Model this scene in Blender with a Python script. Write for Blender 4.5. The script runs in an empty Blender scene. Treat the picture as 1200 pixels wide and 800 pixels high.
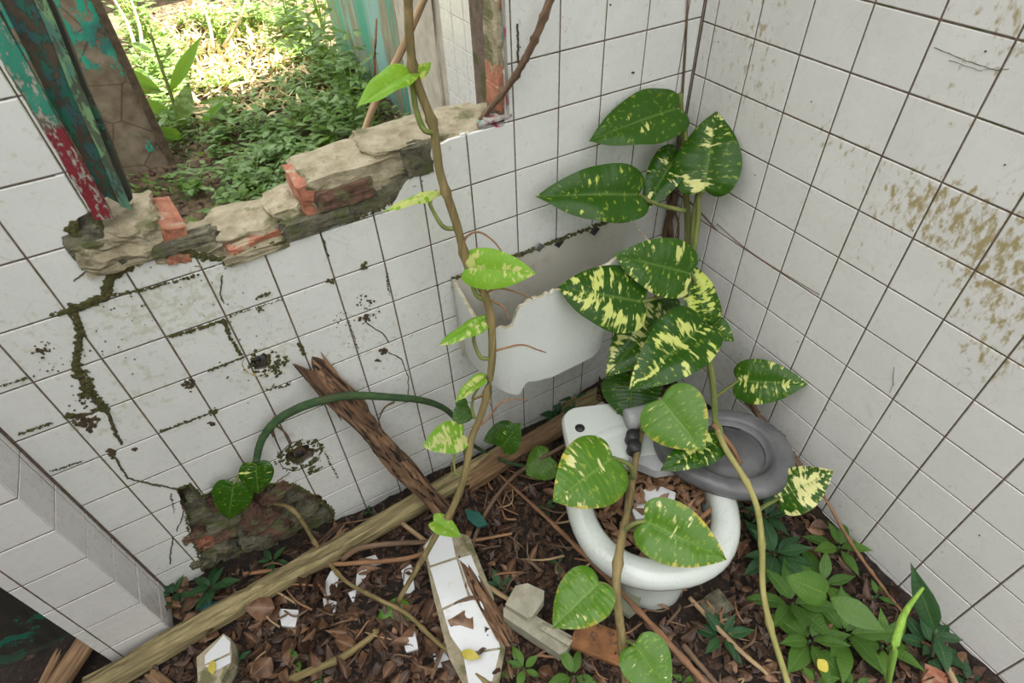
import bpy, bmesh, math, random
import numpy as np
from mathutils import Vector, Matrix, noise as mnoise
rnd = random.Random(7)
C = bpy.context.scene.collection
SC = bpy.context.scene

# ------------------------------------------------------------------ camera
T = 0.108            # one wall tile in metres
Z0 = 10.4            # tile rows from the datum row down to the floor datum
R = np.array([[0.86648139, -0.49787986, -0.0364093], [-0.37005901, -0.59165138, -0.71624366], [0.33506168, 0.63408539, -0.69689984]])
CAM = np.array([-9.42527335, -9.19650649, 3.62231647])
F = 691.096664
def W(x, y, z): return Vector((x*T, y*T, (z+Z0)*T))
camd = bpy.data.cameras.new('camera'); cam = bpy.data.objects.new('camera', camd); C.objects.link(cam)
m = Matrix((( R[0][0], -R[1][0], -R[2][0]), (R[0][1], -R[1][1], -R[2][1]), (R[0][2], -R[1][2], -R[2][2]))).to_4x4()
m.translation = W(*CAM); cam.matrix_world = m
camd.sensor_width = 36; camd.lens = 36*F/1200; camd.clip_start = 0.02; camd.clip_end = 100
camd.dof.use_dof = True; camd.dof.focus_distance = 1.55; camd.dof.aperture_fstop = 7.0
SC.camera = cam
# ------------------------------------------------------------------ light
SC.view_settings.view_transform = 'Standard'; SC.view_settings.look = 'None'
SC.view_settings.gamma = 1; SC.view_settings.use_curve_mapping = False
SC.view_settings.exposure = 0.0
wd = bpy.data.worlds.new('overcast_sky'); SC.world = wd; wd.use_nodes = True
nt = wd.node_tree; nt.nodes.clear()
wo = nt.nodes.new('ShaderNodeOutputWorld'); bg = nt.nodes.new('ShaderNodeBackground'); tc = nt.nodes.new('ShaderNodeTexCoord')
sx = nt.nodes.new('ShaderNodeSeparateXYZ'); cr = nt.nodes.new('ShaderNodeValToRGB'); mr = nt.nodes.new('ShaderNodeMapRange')
nt.links.new(tc.outputs['Generated'], sx.inputs[0]); nt.links.new(sx.outputs['Z'], mr.inputs['Value'])
mr.inputs['From Min'].default_value = -0.1; mr.inputs['From Max'].default_value = 1.0
nt.links.new(mr.outputs[0], cr.inputs[0]); nt.links.new(cr.outputs[0], bg.inputs[0]); nt.links.new(bg.outputs[0], wo.inputs[0])
e = cr.color_ramp.elements; e[0].position = 0.0; e[0].color = (0.06, 0.07, 0.05, 1); e[1].position = 1.0; e[1].color = (1.0, 1.0, 1.0, 1)
e2 = cr.color_ramp.elements.new(0.30); e2.color = (0.34, 0.35, 0.33, 1); e3 = cr.color_ramp.elements.new(0.62); e3.color = (0.70, 0.70, 0.69, 1)
bg.inputs[1].default_value = 4.2
sd = bpy.data.lights.new('sun', 'SUN'); sd.energy = 46.0; sd.angle = math.radians(1.0); sd.color = (1.0, 0.93, 0.78)
so = bpy.data.objects.new('sun', sd); C.objects.link(so)
so.rotation_euler = Vector((0.55, 0.25, 0.80)).to_track_quat('Z', 'Y').to_euler(); so.location = (3, 2, 5)

# ------------------------------------------------------------------ picture rays (the calibrated camera), tile units
def ray(px, py): return R.T @ np.array([(px-600)/F, (py-400)/F, 1.0])
def tA(px, py, y=0.0): d = ray(px, py); return CAM + (y-CAM[1])/d[1]*d
def tB(px, py, x=0.0): d = ray(px, py); return CAM + (x-CAM[0])/d[0]*d
def tZ(px, py, z): d = ray(px, py); return CAM + (z-CAM[2])/d[2]*d
def tD(px, py, dep): return CAM + dep*ray(px, py)
def depth(X): return float((R @ (np.array(X, float)-CAM))[2])
HP = [(-13.2,-.4,-9.75),(-10,-.4,-10.1),(-8.9,-.3,-10.3),(-6,-.4,-10.3),(-3.6,-.4,-10.2),(-1.5,-.5,-9.6),(-.3,-.3,-9.2),(-.3,-4,-8.9),(-.3,-7.3,-9.15),(-.3,-10,-9.15),
      (-4.6,-6.4,-8.95),(-4,-4.5,-8.9),(-2,-3,-9.1),(-2.2,-7,-8.95),(-7,-4.5,-9.6),(-10,-4,-9.8),(-14.5,-1.6,-9.75),(-16.5,-.5,-9.8),(-7,-9,-9.5),(-13,-6,-9.9),(-7.5,-2,-9.95),(-5,-2,-9.6),(-17,-9,-10),(-3,-12,-9.3),(-10,-14,-9.8),(-20,-3,-9.9)]
HPn = np.array(HP)
def H(x, y):
    d2 = (HPn[:,0]-x)**2 + (HPn[:,1]-y)**2 + 0.25
    w = d2**-1.6
    h = float((w*HPn[:,2]).sum()/w.sum())
    return h + 0.10*mnoise.noise(Vector((x*.8, y*.8, 3.1))) + 0.06*mnoise.noise(Vector((x*2.3, y*2.3, 7.7)))
def tF(px, py):
    z = -9.5
    for _ in range(12):
        X = tZ(px, py, z); z = 0.5*z + 0.5*H(X[0], X[1])
    X = tZ(px, py, z); return X
def scene_depth(px, py):
    d = ray(px, py); c = [(0-CAM[1])/d[1] if d[1] > 0 else 1e9, (0-CAM[0])/d[0] if d[0] > 0 else 1e9, (tF(px, py)[2]-CAM[2])/d[2] if d[2] < -.05 else 1e9]
    return min(v for v in c if v > 0)
def V(X): return W(*X)

# ------------------------------------------------------------------ materials
class NT:
    def __init__(s, name):
        s.m = bpy.data.materials.new(name); s.m.use_nodes = True; s.t = s.m.node_tree; s.t.nodes.clear()
        s.out = s.t.nodes.new('ShaderNodeOutputMaterial'); s._p = s._o = None
    def n(s, typ, ins=None, **props):
        nd = s.t.nodes.new('ShaderNode'+typ)
        for k, v in props.items(): setattr(nd, k, v)
        for k, v in (ins or {}).items(): s.put(nd.inputs[k], v)
        return nd
    def put(s, sock, v):
        if isinstance(v, bpy.types.NodeSocket): s.t.links.new(v, sock)
        else:
            if isinstance(v, tuple) and len(v) == 3 and sock.type == 'RGBA': v = (*v, 1)
            sock.default_value = v
    def pos(s):
        if not s._p: s._p = s.n('NewGeometry').outputs['Position']
        return s._p
    def obj(s):
        if not s._o: s._o = s.n('TexCoord').outputs['Object']
        return s._o
    def scale(s, v, sc): return s.n('Mapping', {'Vector': v, 'Scale': sc}).outputs[0]
    def noise(s, scale, detail=3, vec=None, rough=.55, dist=0): return s.n('TexNoise', {'Vector': vec if vec else s.pos(), 'Scale': scale, 'Detail': detail, 'Roughness': rough, 'Distortion': dist}).outputs['Fac']
    def ramp(s, fac, *st):
        r = s.n('ValToRGB', {'Fac': fac}); el = r.color_ramp.elements
        while len(el) < len(st): el.new(0.5)
        for q, (p, c) in zip(el, st): q.position = p; q.color = (c, c, c, 1) if not isinstance(c, tuple) else (*c, 1)
        return r.outputs[0]
    def mix(s, f, a, b, mode='MIX'):
        x = s.n('Mix', data_type='RGBA', blend_type=mode); s.put(x.inputs[0], f); s.put(x.inputs[6], a); s.put(x.inputs[7], b); return x.outputs[2]
    def math(s, op, a, b=0.0, c=0.0):
        x = s.n('Math', operation=op); s.put(x.inputs[0], a); s.put(x.inputs[1], b); s.put(x.inputs[2], c); return x.outputs[0]
    def rand(s): return s.n('ObjectInfo').outputs['Random']
    def bump(s, h, st=.3, dist=.003): return s.n('Bump', {'Height': h, 'Strength': st, 'Distance': dist}).outputs[0]
    def done(s, col, rough=.6, normal=None, **kw):
        ins = {'Base Color': col, 'Roughness': rough}
        if normal: ins['Normal'] = normal
        ins.update(kw)
        b = s.n('BsdfPrincipled', ins); s.t.links.new(b.outputs[0], s.out.inputs[0]); s.b = b; return s.m
    def blob(s, pts):       # sum of soft blobs at world points [(Vector, radius m, weight)]
        acc = None
        for p, r, w in pts:
            d = s.n('VectorMath', {0: s.pos(), 1: tuple(p)}, operation='DISTANCE').outputs['Value']
            g = s.n('MapRange', {'Value': d, 'From Min': 0.0, 'From Max': r, 'To Min': w, 'To Max': 0.0}, interpolation_type='SMOOTHSTEP').outputs[0]
            acc = g if acc is None else s.math('ADD', acc, g)
        return acc

def tile_mat(name, base, stain_col, blobs, amount, thr, base_amt, scale=70, streak=1.0):
    t = NT(name)
    v = t.scale(t.pos(), (1, 1, streak))
    n1 = t.noise(scale, 5, v, .65); n2 = t.noise(9, 3)
    body = t.mix(t.ramp(n2, (.35, 0.0), (.7, 1.0)), tuple(c*.93 for c in base), base)
    body = t.mix(t.math('MULTIPLY', t.rand(), .12), body, tuple(c*.80 for c in base))
    m = t.math('ADD', t.blob(blobs), base_amt) if blobs else base_amt
    k = t.math('ADD', n1, t.math('MULTIPLY', m, .15))
    k = t.ramp(k, (thr, 0.0), (thr+.13, 1.0))
    col = t.mix(t.math('MULTIPLY', k, amount), body, stain_col)
    sp = t.noise(160, 2); col = t.mix(t.ramp(sp, (.74, 0.0), (.78, .5)), col, (.10, .085, .05))
    cr_ = t.n('TexVoronoi', {'Vector': t.pos(), 'Scale': 17.0, 'Randomness': 1.0}, feature='DISTANCE_TO_EDGE').outputs['Distance']
    col = t.mix(t.math('MULTIPLY', t.ramp(cr_, (.0, .35), (.012, 0.0)), t.ramp(t.noise(5, 2), (.5, 0.0), (.62, 1.0))), col, (.35, .33, .28))
    r = t.math('ADD', t.math('MULTIPLY', k, .35), t.ramp(t.noise(30, 3), (.3, .22), (.7, .36)))
    return t.done(col, r, t.bump(n1, .04, .001), **{'Specular IOR Level': .45})
WHITE = (.69, .695, .675)
def bA(px, py, r, w, y=0): return (V(tA(px, py, y)), r*T, w)
def bB(px, py, r, w): return (V(tB(px, py)), r*T, w)
M_tileA = tile_mat('tile_algae', WHITE, (.30, .30, .12), [bA(235,350,1.5,.8), bA(150,370,1.1,.7), bA(50,410,1.1,.5), bA(170,450,1.0,.6), bA(430,400,1.4,.55), bA(300,440,.9,.6), bA(120,500,1,.6), bA(330,400,1.1,.5), bA(620,440,.8,.3), bA(400,470,1,.4)], .40, .55, -.15, 60)
M_tileB = tile_mat('tile_ochre', (.68, .67, .65), (.29, .215, .055), [bB(1065,235,1.15,1.0), bB(1130,265,1.2,.95), bB(1170,360,1.3,1.05), bB(1155,430,.8,.8), bB(885,120,1.3,.6), bB(890,30,1.1,.75), bB(835,70,.8,.6), bB(995,180,.7,.55), bB(1130,120,.9,.5), bB(1190,20,1.0,.9), bB(960,155,.6,.6), bB(1190,290,1.2,.7), bB(1010,270,.8,.3)], .85, .615, -.12, 80, .5)
M_tileP = tile_mat('tile_plain', (.70, .68, .67), (.42, .33, .25), [], .25, .60, 0.0, 40)
def simple(name, c1, c2, scale, rough=.8, bump=.4, bd=.004, detail=5, stretch=None, spots=None, thr=(.35,.65)):
    t = NT(name); v = t.obj() if stretch else t.pos()
    if stretch: v = t.scale(v, stretch)
    n = t.noise(scale, detail, v, .65)
    col = t.mix(t.ramp(n, (thr[0], 0.0), (thr[1], 1.0)), c1, c2)
    if spots:
        s2 = t.noise(spots[1], 4, None, .6); col = t.mix(t.ramp(s2, (spots[2], 0.0), (spots[2]+.08, 1.0)), col, spots[0])
    col = t.mix(t.math('MULTIPLY', t.rand(), .35), col, t.mix(.5, col, (.02, .015, .01)))
    fine = t.noise(scale*4, 4, v, .7)
    return t.done(col, rough, t.bump(t.math('ADD', n, t.math('MULTIPLY', fine, .5)), bump, bd))
M_grout = simple('grout', (.10, .065, .045), (.17, .13, .10), 60, .9, spots=((.07, .075, .02), 22, .55))
M_plaster = simple('rough_plaster', (.40, .36, .29), (.55, .50, .43), 12, .9, bump=.6)
M_mortar = simple('mortar', (.25, .21, .13), (.42, .37, .26), 30, .95, bump=.9, bd=.006, spots=((.15, .145, .07), 14, .54))
M_brick = simple('red_brick', (.30, .10, .055), (.45, .20, .12), 35, .9, bump=.7, spots=((.38, .31, .21), 20, .54))
M_brickdark = simple('mossy_brick', (.05, .028, .018), (.17, .09, .06), 40, .9, bump=.8, spots=((.11, .11, .05), 26, .52))
M_stone = simple('mossy_stone', (.055, .05, .032), (.20, .185, .125), 40, .92, bump=.9, bd=.006, spots=((.09, .10, .035), 20, .53))
M_moss = simple('moss', (.045, .045, .012), (.11, .105, .03), 120, 1.0, bump=.8)
M_dirt = simple('dirt_spot', (.035, .025, .015), (.09, .06, .025), 150, 1.0)
M_crack = simple('crack_line', (.05, .045, .025), (.10, .09, .045), 90, 1.0)
M_soil = simple('leaf_mould', (.006, .004, .003), (.034, .019, .012), 38, .95, bump=1.0, bd=.008, spots=((.12, .075, .045), 60, .60))
M_soil2 = simple('sunny_soil', (.06, .04, .025), (.24, .16, .09), 22, .95, bump=1.0, bd=.02, spots=((.06, .08, .02), 6, .52))
M_concrete = simple('concrete', (.29, .27, .20), (.40, .38, .29), 45, .92, bump=.6, spots=((.22, .22, .12), 18, .6))
M_rust = simple('rusty_brick', (.13, .05, .015), (.26, .11, .035), 30, .8, bump=.7, spots=((.05, .03, .015), 26, .58))
def wood(name, c1, c2, c3, sc=1.0, rough=.85, bump=.8, pits=0):
    t = NT(name); v = t.scale(t.obj(), (5*sc, 70*sc, 70*sc)); n = t.noise(1.0, 5, v, .6, .6); v2 = t.scale(t.obj(), (12*sc, 26*sc, 26*sc)); b = t.noise(1.0, 4, v2)
    col = t.mix(t.ramp(n, (.36, 0.0), (.62, 1.0)), c1, c2); col = t.mix(t.ramp(b, (.50, 0.0), (.66, .8)), col, c3)
    if pits:
        p_ = t.ramp(t.noise(1.0, 3, t.scale(t.obj(), (17, 120, 120)), .5), (.57, 0.0), (.63, 1.0)); col = t.mix(p_, col, (.008, .005, .003)); n = t.math('SUBTRACT', n, t.math('MULTIPLY', p_, pits))
    return t.done(col, rough, t.bump(n, bump, .005))
M_beam = wood('mossy_timber', (.10, .075, .03), (.34, .28, .14), (.19, .15, .07), 1.0, .85, 1.0)
M_rotten = wood('rotten_timber', (.022, .011, .006), (.27, .15, .08), (.11, .058, .03), .8, .9, 1.0, .6)
M_brownwood = wood('brown_timber', (.13, .075, .035), (.26, .16, .08), (.17, .10, .05))
M_twig = wood('twig_bark', (.08, .045, .025), (.20, .125, .075), (.12, .08, .05))
M_paletwig = wood('pale_twig', (.26, .17, .09), (.42, .30, .17), (.30, .20, .11))
M_redtwig = wood('reddish_twig', (.16, .075, .035), (.32, .17, .085), (.2, .11, .06))
def paint(name, under, cols, thr=.5, scale=26, st=(1, 1, .35)):
    t = NT(name); v = t.scale(t.pos(), st); n = t.noise(scale, 6, v, .7); n2 = t.noise(scale*.45, 4, v); u = t.noise(50, 4, t.scale(t.pos(), (1, 1, .15)))
    und = t.mix(t.ramp(u, (.35, 0.0), (.65, 1.0)), tuple(c*.5 for c in under), under)
    c = t.mix(t.ramp(n2, (.45, 0.0), (.55, 1.0)), cols[0], cols[1])
    k = t.ramp(n, (thr-.015, 0.0), (thr+.015, 1.0))
    return t.done(t.mix(k, und, c), .6, t.bump(k, .6, .002))
M_paintgreen = paint('peeling_green', (.10, .07, .045), ((.010, .12, .075), (.035, .09, .09)), .49, 110)
def paint_zone(name, under, top, low, zsplit, thr, scale):
    t = NT(name); n = t.noise(scale, 6, t.scale(t.pos(), (1, 1, .4)), .7); z = t.n('SeparateXYZ', {0: t.pos()}).outputs[2]; zz = t.math('ADD', z, t.math('MULTIPLY', t.math('SUBTRACT', t.noise(14, 5), .5), .28))
    c = t.mix(t.ramp(t.n('MapRange', {'Value': zz, 'From Min': zsplit-.02, 'From Max': zsplit+.02}).outputs[0], (0, 0.0), (1, 1.0)), low, t.mix(t.ramp(t.noise(20, 3), (.4, 0.0), (.6, 1.0)), top[0], top[1]))
    k = t.ramp(n, (thr-.015, 0.0), (thr+.015, 1.0)); return t.done(t.mix(k, under, c), .6, t.bump(k, .6, .002))
M_paintred = paint_zone('peeling_red_and_green', (.33, .30, .26), ((.015, .16, .10), (.03, .22, .15)), (.17, .012, .02), (Z0+.75)*T, .46, 150)
M_oldred = paint('peeling_red_green', (.28, .25, .2), ((.20, .012, .022), (.15, .01, .02)), .46, 60)
M_paintlight = paint('pale_green_edge', (.09, .11, .07), ((.16, .29, .14), (.07, .17, .13)), .47, 80)
def wall_paint():
    t = NT('flaking_turquoise'); z = t.n('SeparateXYZ', {0: t.pos()}).outputs[2]; zs = float((tA(150, 88, 20)[2]+Z0)*T)
    n = t.noise(20, 6, t.scale(t.pos(), (1, 1, .6)), .7); lim = t.n('MapRange', {'Value': t.math('ADD', z, t.math('MULTIPLY', t.math('SUBTRACT', t.noise(7, 4), .5), .5)), 'From Min': zs-.06, 'From Max': zs+.10, 'To Min': -.16, 'To Max': .0}).outputs[0]
    k = t.ramp(t.math('ADD', n, lim), (.475, 0.0), (.51, 1.0)); und = t.mix(t.ramp(t.noise(12, 5), (.35, 0.0), (.65, 1.0)), (.12, .085, .055), (.25, .21, .15))
    cr_ = t.n('TexVoronoi', {'Vector': t.pos(), 'Scale': 5.0}, feature='DISTANCE_TO_EDGE').outputs['Distance']; und = t.mix(t.ramp(cr_, (.0, .8), (.02, 0.0)), und, (.04, .03, .02))
    c = t.mix(t.ramp(t.noise(9, 4), (.45, 0.0), (.6, 1.0)), (.02, .33, .22), (.03, .16, .14)); return t.done(t.mix(k, und, c), .7, t.bump(k, .6, .002))
M_paintwall = wall_paint()
M_paintdark = paint('shaded_stained_wall', (.035, .032, .025), ((.01, .10, .065), (.03, .045, .02)), .58, 8, (1, 1, 1))  # doorway shade put into the dark base; green patches are paint
M_paintblue = paint('streaked_blue_green', (.30, .28, .20), ((.20, .36, .34), (.05, .27, .20)), .48, 7, (1, 1, .12))
M_paintspots = paint('pink_paint_flakes', (.45, .42, .38), ((.38, .03, .10), (.03, .25, .18)), .54, 70)
def ceramic(name, col, dirt, amt=.6, thr=.56, rough=.16, sc=45):
    t = NT(name); n = t.noise(sc, 5, None, .7); n2 = t.noise(8, 3)
    k = t.math('MULTIPLY', t.ramp(t.math('ADD', t.math('MULTIPLY', n, .7), t.math('MULTIPLY', n2, .3)), (thr, 0.0), (thr+.12, 1.0)), amt)
    return t.done(t.mix(k, col, dirt), t.math('ADD', t.math('MULTIPLY', k, .4), rough), t.bump(n, .03, .001), **{'Specular IOR Level': .5})
M_ceramic = ceramic('white_ceramic', (.66, .68, .66), (.36, .35, .24), .6, .57, .16, 90)
M_toilet = ceramic('dusty_ceramic', (.54, .57, .54), (.22, .21, .15), .55, .56, .2, 150)
M_edge = simple('broken_edge', (.33, .28, .17), (.62, .58, .48), 60, .9)
M_grey = simple('grey_plastic', (.075, .078, .08), (.14, .14, .145), 14, .42, bump=.15)
M_greylight = simple('pale_grey_plastic', (.30, .30, .31), (.42, .42, .43), 20, .45, bump=.1)
M_black = simple('black_rubber_and_holes', (.012, .012, .014), (.03, .03, .034), 30, .5)  # black plastic parts, also painted darkness of small holes
M_shard = ceramic('white_shard', (.60, .61, .62), (.35, .35, .20), .6, .57)
M_glass = NT('dirty_glass').done((.25, .26, .19), .35)

def leafmat(name, g1, g2, cream, rough=.32, trans=.35, vein=.6, tcol=(.28, .42, .03), brown=False):
    t = NT(name); uv = t.n('UVMap').outputs[0]; s = t.n('SeparateXYZ', {0: uv}); u, v = s.outputs[0], s.outputs[1]
    av = t.math('ABSOLUTE', t.math('SUBTRACT', v, .5)); rnd_ = t.rand()
    def uvn(su, sv_, sr, det=3): return t.noise(1.0, det, t.n('CombineXYZ', {0: t.math('MULTIPLY', u, su), 1: t.math('MULTIPLY', v, sv_), 2: t.math('MULTIPLY', rnd_, sr)}).outputs[0], .6)
    n = uvn(19.0, 2.6, 60.0)
    base = t.mix(t.math('FRACT', t.math('MULTIPLY', rnd_, 7.31)), g1, g2)
    if cream:
        am = t.n('Attribute', attribute_name='varieg', attribute_type='OBJECT').outputs['Fac']
        reg = uvn(2.6, 2.2, 131.0, 2); q_ = t.math('ADD', t.math('MULTIPLY', n, .55), t.math('MULTIPLY', reg, .55))
        k = t.ramp(t.math('ADD', q_, t.math('MULTIPLY', am, .30)), (.735, 0.0), (.765, 1.0))
        pale = t.mix(t.math('FRACT', t.math('MULTIPLY', rnd_, 3.7)), cream[0], cream[1])
        base = t.mix(k, base, pale)
        n3 = t.noise(1.0, 3, t.n('CombineXYZ', {0: t.math('MULTIPLY', u, 26.0), 1: t.math('MULTIPLY', v, 8.0), 2: t.math('MULTIPLY', rnd_, 91.0)}).outputs[0])
        base = t.mix(t.math('MULTIPLY', t.ramp(n3, (.60, 0.0), (.66, 1.0)), .35), base, cream[1])
    if name == 'weed_leaf': base = t.mix(t.ramp(t.noise(16, 3), (.40, 0.0), (.62, 1.0)), base, (.24, .36, .17)); base = t.mix(t.ramp(t.noise(23, 2), (.36, .75), (.5, 0.0)), base, (.02, .06, .015))
    rib = t.ramp(av, (0.0, 1.0), (.035, 0.0)); base = t.mix(t.math('MULTIPLY', rib, vein), base, (.25, .38, .09))
    w = t.n('TexWave', {'Vector': t.n('CombineXYZ', {0: u, 1: t.math('MULTIPLY', av, -.10), 2: 0.0}).outputs[0], 'Scale': 4.2, 'Distortion': .6, 'Detail': 1.0}, wave_type='BANDS', bands_direction='X').outputs['Fac']
    if brown:
        ed = t.n('Attribute', attribute_name='scorch', attribute_type='OBJECT').outputs['Fac']
        q = t.math('ADD', t.math('MULTIPLY', av, 1.0), t.math('MULTIPLY', t.math('SUBTRACT', n, .5), .5))
        tipf = t.ramp(u, (.15, 0.0), (.5, 1.0))
        q = t.math('MULTIPLY', t.math('MULTIPLY', t.ramp(q, (.455, 0.0), (.50, 1.0)), tipf), ed)
        base = t.mix(q, base, t.mix(t.ramp(n, (.4, 0.0), (.6, 1.0)), (.13, .06, .035), (.5, .42, .05)))
    nb = t.bump(t.math('ADD', t.math('ADD', t.math('MULTIPLY', w, .35), t.math('MULTIPLY', uvn(30.0, 1.5, 5.0), .7)), t.math('MULTIPLY', rib, -1.2)), .42, .0022)
    b = t.n('BsdfPrincipled', {'Base Color': base, 'Roughness': t.math('ADD', rough, t.math('MULTIPLY', rnd_, .12)), 'Normal': nb, 'Specular IOR Level': {'variegated_leaf': .24, 'weed_leaf': .25}.get(name, .36)})
    tr = t.n('BsdfTranslucent', {'Color': t.mix(.6, base, tcol)}); mx = t.n('MixShader', {0: trans, 1: b.outputs[0], 2: tr.outputs[0]})
    t.t.links.new(mx.outputs[0], t.out.inputs[0]); return t.m
CREAM = ((.66, .62, .30), (.42, .52, .06))
M_leaf = leafmat('variegated_leaf', (.017, .062, .004), (.030, .090, .006), CREAM, .26, .12, .3, (.2, .4, .02))
M_leafbacklit = leafmat('backlit_lime_leaf', (.17, .40, .03), (.22, .46, .04), ((.70, .68, .32), (.55, .66, .08)), .3, .5, .35, (.5, .75, .03))  # young lime green, with a backlit glow brightened into the colour
M_leafbright = leafmat('bright_leaf', (.062, .155, .009), (.09, .205, .013), CREAM, .28, .20, .35, (.25, .5, .02), brown=True)
M_herb = leafmat('herb_leaf', (.05, .125, .018), (.09, .19, .026), None, .38, .25, .5)
M_herbdark = leafmat('dark_herb_leaf', (.016, .058, .022), (.028, .088, .028), None, .40, .2, .4)
M_weed = leafmat('weed_leaf', (.075, .17, .025), (.15, .26, .04), None, .38, .4, .3, (.45, .55, .06))
M_ginger = leafmat('ginger_leaf', (.12, .28, .04), (.16, .34, .06), None, .35, .4, .6, (.4, .6, .04))
M_stem = wood('green_stem', (.09, .13, .025), (.20, .22, .06), (.15, .14, .05))
M_stemdark = wood('dark_green_stem', (.02, .055, .02), (.05, .10, .03), (.05, .05, .02))
M_stembrown = wood('brown_stem', (.12, .085, .03), (.25, .19, .08), (.16, .13, .05))
M_stempale = wood('yellow_stem', (.25, .22, .07), (.36, .32, .12), (.26, .26, .08))
M_fresh = wood('fresh_green_stem', (.16, .30, .04), (.26, .42, .06), (.2, .36, .05))
def deadleaf(name, c1, c2):
    t = NT(name); uv = t.n('UVMap').outputs[0]; v = t.n('SeparateXYZ', {0: uv}).outputs[1]; av = t.math('ABSOLUTE', t.math('SUBTRACT', v, .5))
    col = t.mix(t.rand(), c1, c2); n = t.noise(55, 4); col = t.mix(t.ramp(n, (.4, 0.0), (.7, .7)), col, tuple(c*.35 for c in c1)); col = t.mix(t.ramp(av, (0.0, .5), (.05, 0.0)), col, (.30, .19, .11))
    return t.done(col, .55, t.bump(n, .5, .002))
M_dead = deadleaf('dead_leaf', (.032, .014, .008), (.25, .13, .068))
M_litter = simple('litter', (.014, .007, .004), (.095, .048, .026), 55, .9, bump=.5, spots=((.20, .13, .08), 80, .62))
M_straw = simple('dry_straw', (.55, .42, .2), (.75, .62, .35), 30, .8)

# ------------------------------------------------------------------ object helpers
def link(name, me, mat=None, parent=None, mw=None, loc=None):
    o = bpy.data.objects.new(name, me)
    if mat is not None and not me.materials: me.materials.append(mat)
    C.objects.link(o)
    if mw is not None: o.matrix_basis = mw
    if loc is not None: o.location = loc
    if parent is not None:
        o.parent = parent
        o.matrix_parent_inverse = world(parent).inverted()
    return o
def world(o):
    if o.parent is None: return o.matrix_basis.copy()
    return world(o.parent) @ o.matrix_parent_inverse @ o.matrix_basis
def tag(o, label, cat, group=None):
    o['label'] = label; o['category'] = cat
    if group: o['group'] = group
    return o
def empty(name, loc, label=None, cat=None, group=None):
    o = bpy.data.objects.new(name, None); C.objects.link(o); o.location = loc; o.empty_display_size = .02
    if label: tag(o, label, cat, group)
    return o
def stuff(o): o['kind'] = 'stuff'; return o
def structure(o): o['kind'] = 'structure'; return o
def mesh(name, vs, fs, smooth=False, uvs=None):
    me = bpy.data.meshes.new(name); me.from_pydata([tuple(v) for v in vs], [], fs); me.update()
    if smooth: me.polygons.foreach_set('use_smooth', [True]*len(me.polygons))
    if uvs is not None:
        l = me.uv_layers.new(name='UVMap'); idx = np.zeros(len(me.loops), dtype=np.int32); me.loops.foreach_get('vertex_index', idx)
        l.data.foreach_set('uv', np.array(uvs, dtype=np.float32)[idx].ravel())
    return me
def catmull(pts, n):
    pts = [Vector(p) for p in pts]
    if len(pts) < 3: return [pts[0].lerp(pts[-1], i/n) for i in range(n+1)]
    P = [pts[0]*2-pts[1]] + pts + [pts[-1]*2-pts[-2]]; out = []; seg = len(pts)-1
    for i in range(n+1):
        f = i/n*seg; k = min(int(f), seg-1); t = f-k; a, b, c, d = P[k:k+4]
        out.append(.5*((2*b)+(c-a)*t+(2*a-5*b+4*c-d)*t*t+(3*b-a-3*c+d)*t*t*t))
    return out
def tube_geo(pts, radii, n=6, steps=None, rough=0.0, knobs=0):
    steps = steps or max(4, len(pts)*4); path = catmull(pts, steps); vs, fs = [], []
    up = Vector((.31, .17, .93))
    for i, p in enumerate(path):
        tg = (path[min(i+1, steps)]-path[max(i-1, 0)]).normalized(); a = tg.cross(up)
        if a.length < .05: a = tg.cross(Vector((1, 0, 0)))
        a.normalize(); b = tg.cross(a)
        f = i/steps*(len(radii)-1); k = min(int(f), len(radii)-2) if len(radii) > 1 else 0
        r = radii[0] if len(radii) == 1 else radii[k]*(1-(f-k))+radii[k+1]*(f-k)
        if knobs and i % knobs == 0: r *= 1.35
        for j in range(n):
            q = r*(1+rough*rnd.uniform(-1, 1)); an = 2*math.pi*j/n
            vs.append(p+a*q*math.cos(an)+b*q*math.sin(an))
    for i in range(steps):
        for j in range(n): fs.append((i*n+j, i*n+(j+1) % n, (i+1)*n+(j+1) % n, (i+1)*n+j))
    fs.append(tuple(range(n))[::-1]); fs.append(tuple(range(steps*n, steps*n+n)))
    return vs, fs
def tube(name, pts, radii, mat, parent=None, n=6, steps=None, rough=0.0, knobs=0, local=True):
    vs, fs = tube_geo(pts, radii, n, steps, rough, knobs)
    o0 = Vector(pts[0]); d = (Vector(pts[-1])-o0)
    q = d.to_track_quat('X', 'Z').to_matrix().to_4x4() if d.length > 1e-6 else Matrix.Identity(4)
    mw = Matrix.Translation(o0) @ q; inv = mw.inverted()
    me = mesh(name, [inv @ v for v in vs], fs, True)
    return link(name, me, mat, parent, mw)
def rock(name, size, seed, amp=.18, cuts=4, freq=1.6, boxy=.75):
    bm = bmesh.new(); bmesh.ops.create_cube(bm, size=2.0); bmesh.ops.subdivide_edges(bm, edges=bm.edges[:], cuts=cuts, use_grid_fill=True)
    for v in bm.verts:
        c = v.co.copy(); s = c.normalized()*1.25; v.co = c*boxy+s*(1-boxy)
        o_ = Vector((seed*3.7, seed*1.3, 5)); v.co += mnoise.noise_vector(c*freq+o_)*amp+mnoise.noise_vector(c*freq*3.1+o_)*amp*.38
        v.co = Vector((v.co.x*size[0]/2, v.co.y*size[1]/2, v.co.z*size[2]/2))
    me = bpy.data.meshes.new(name); bm.to_mesh(me); bm.free(); return me
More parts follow.
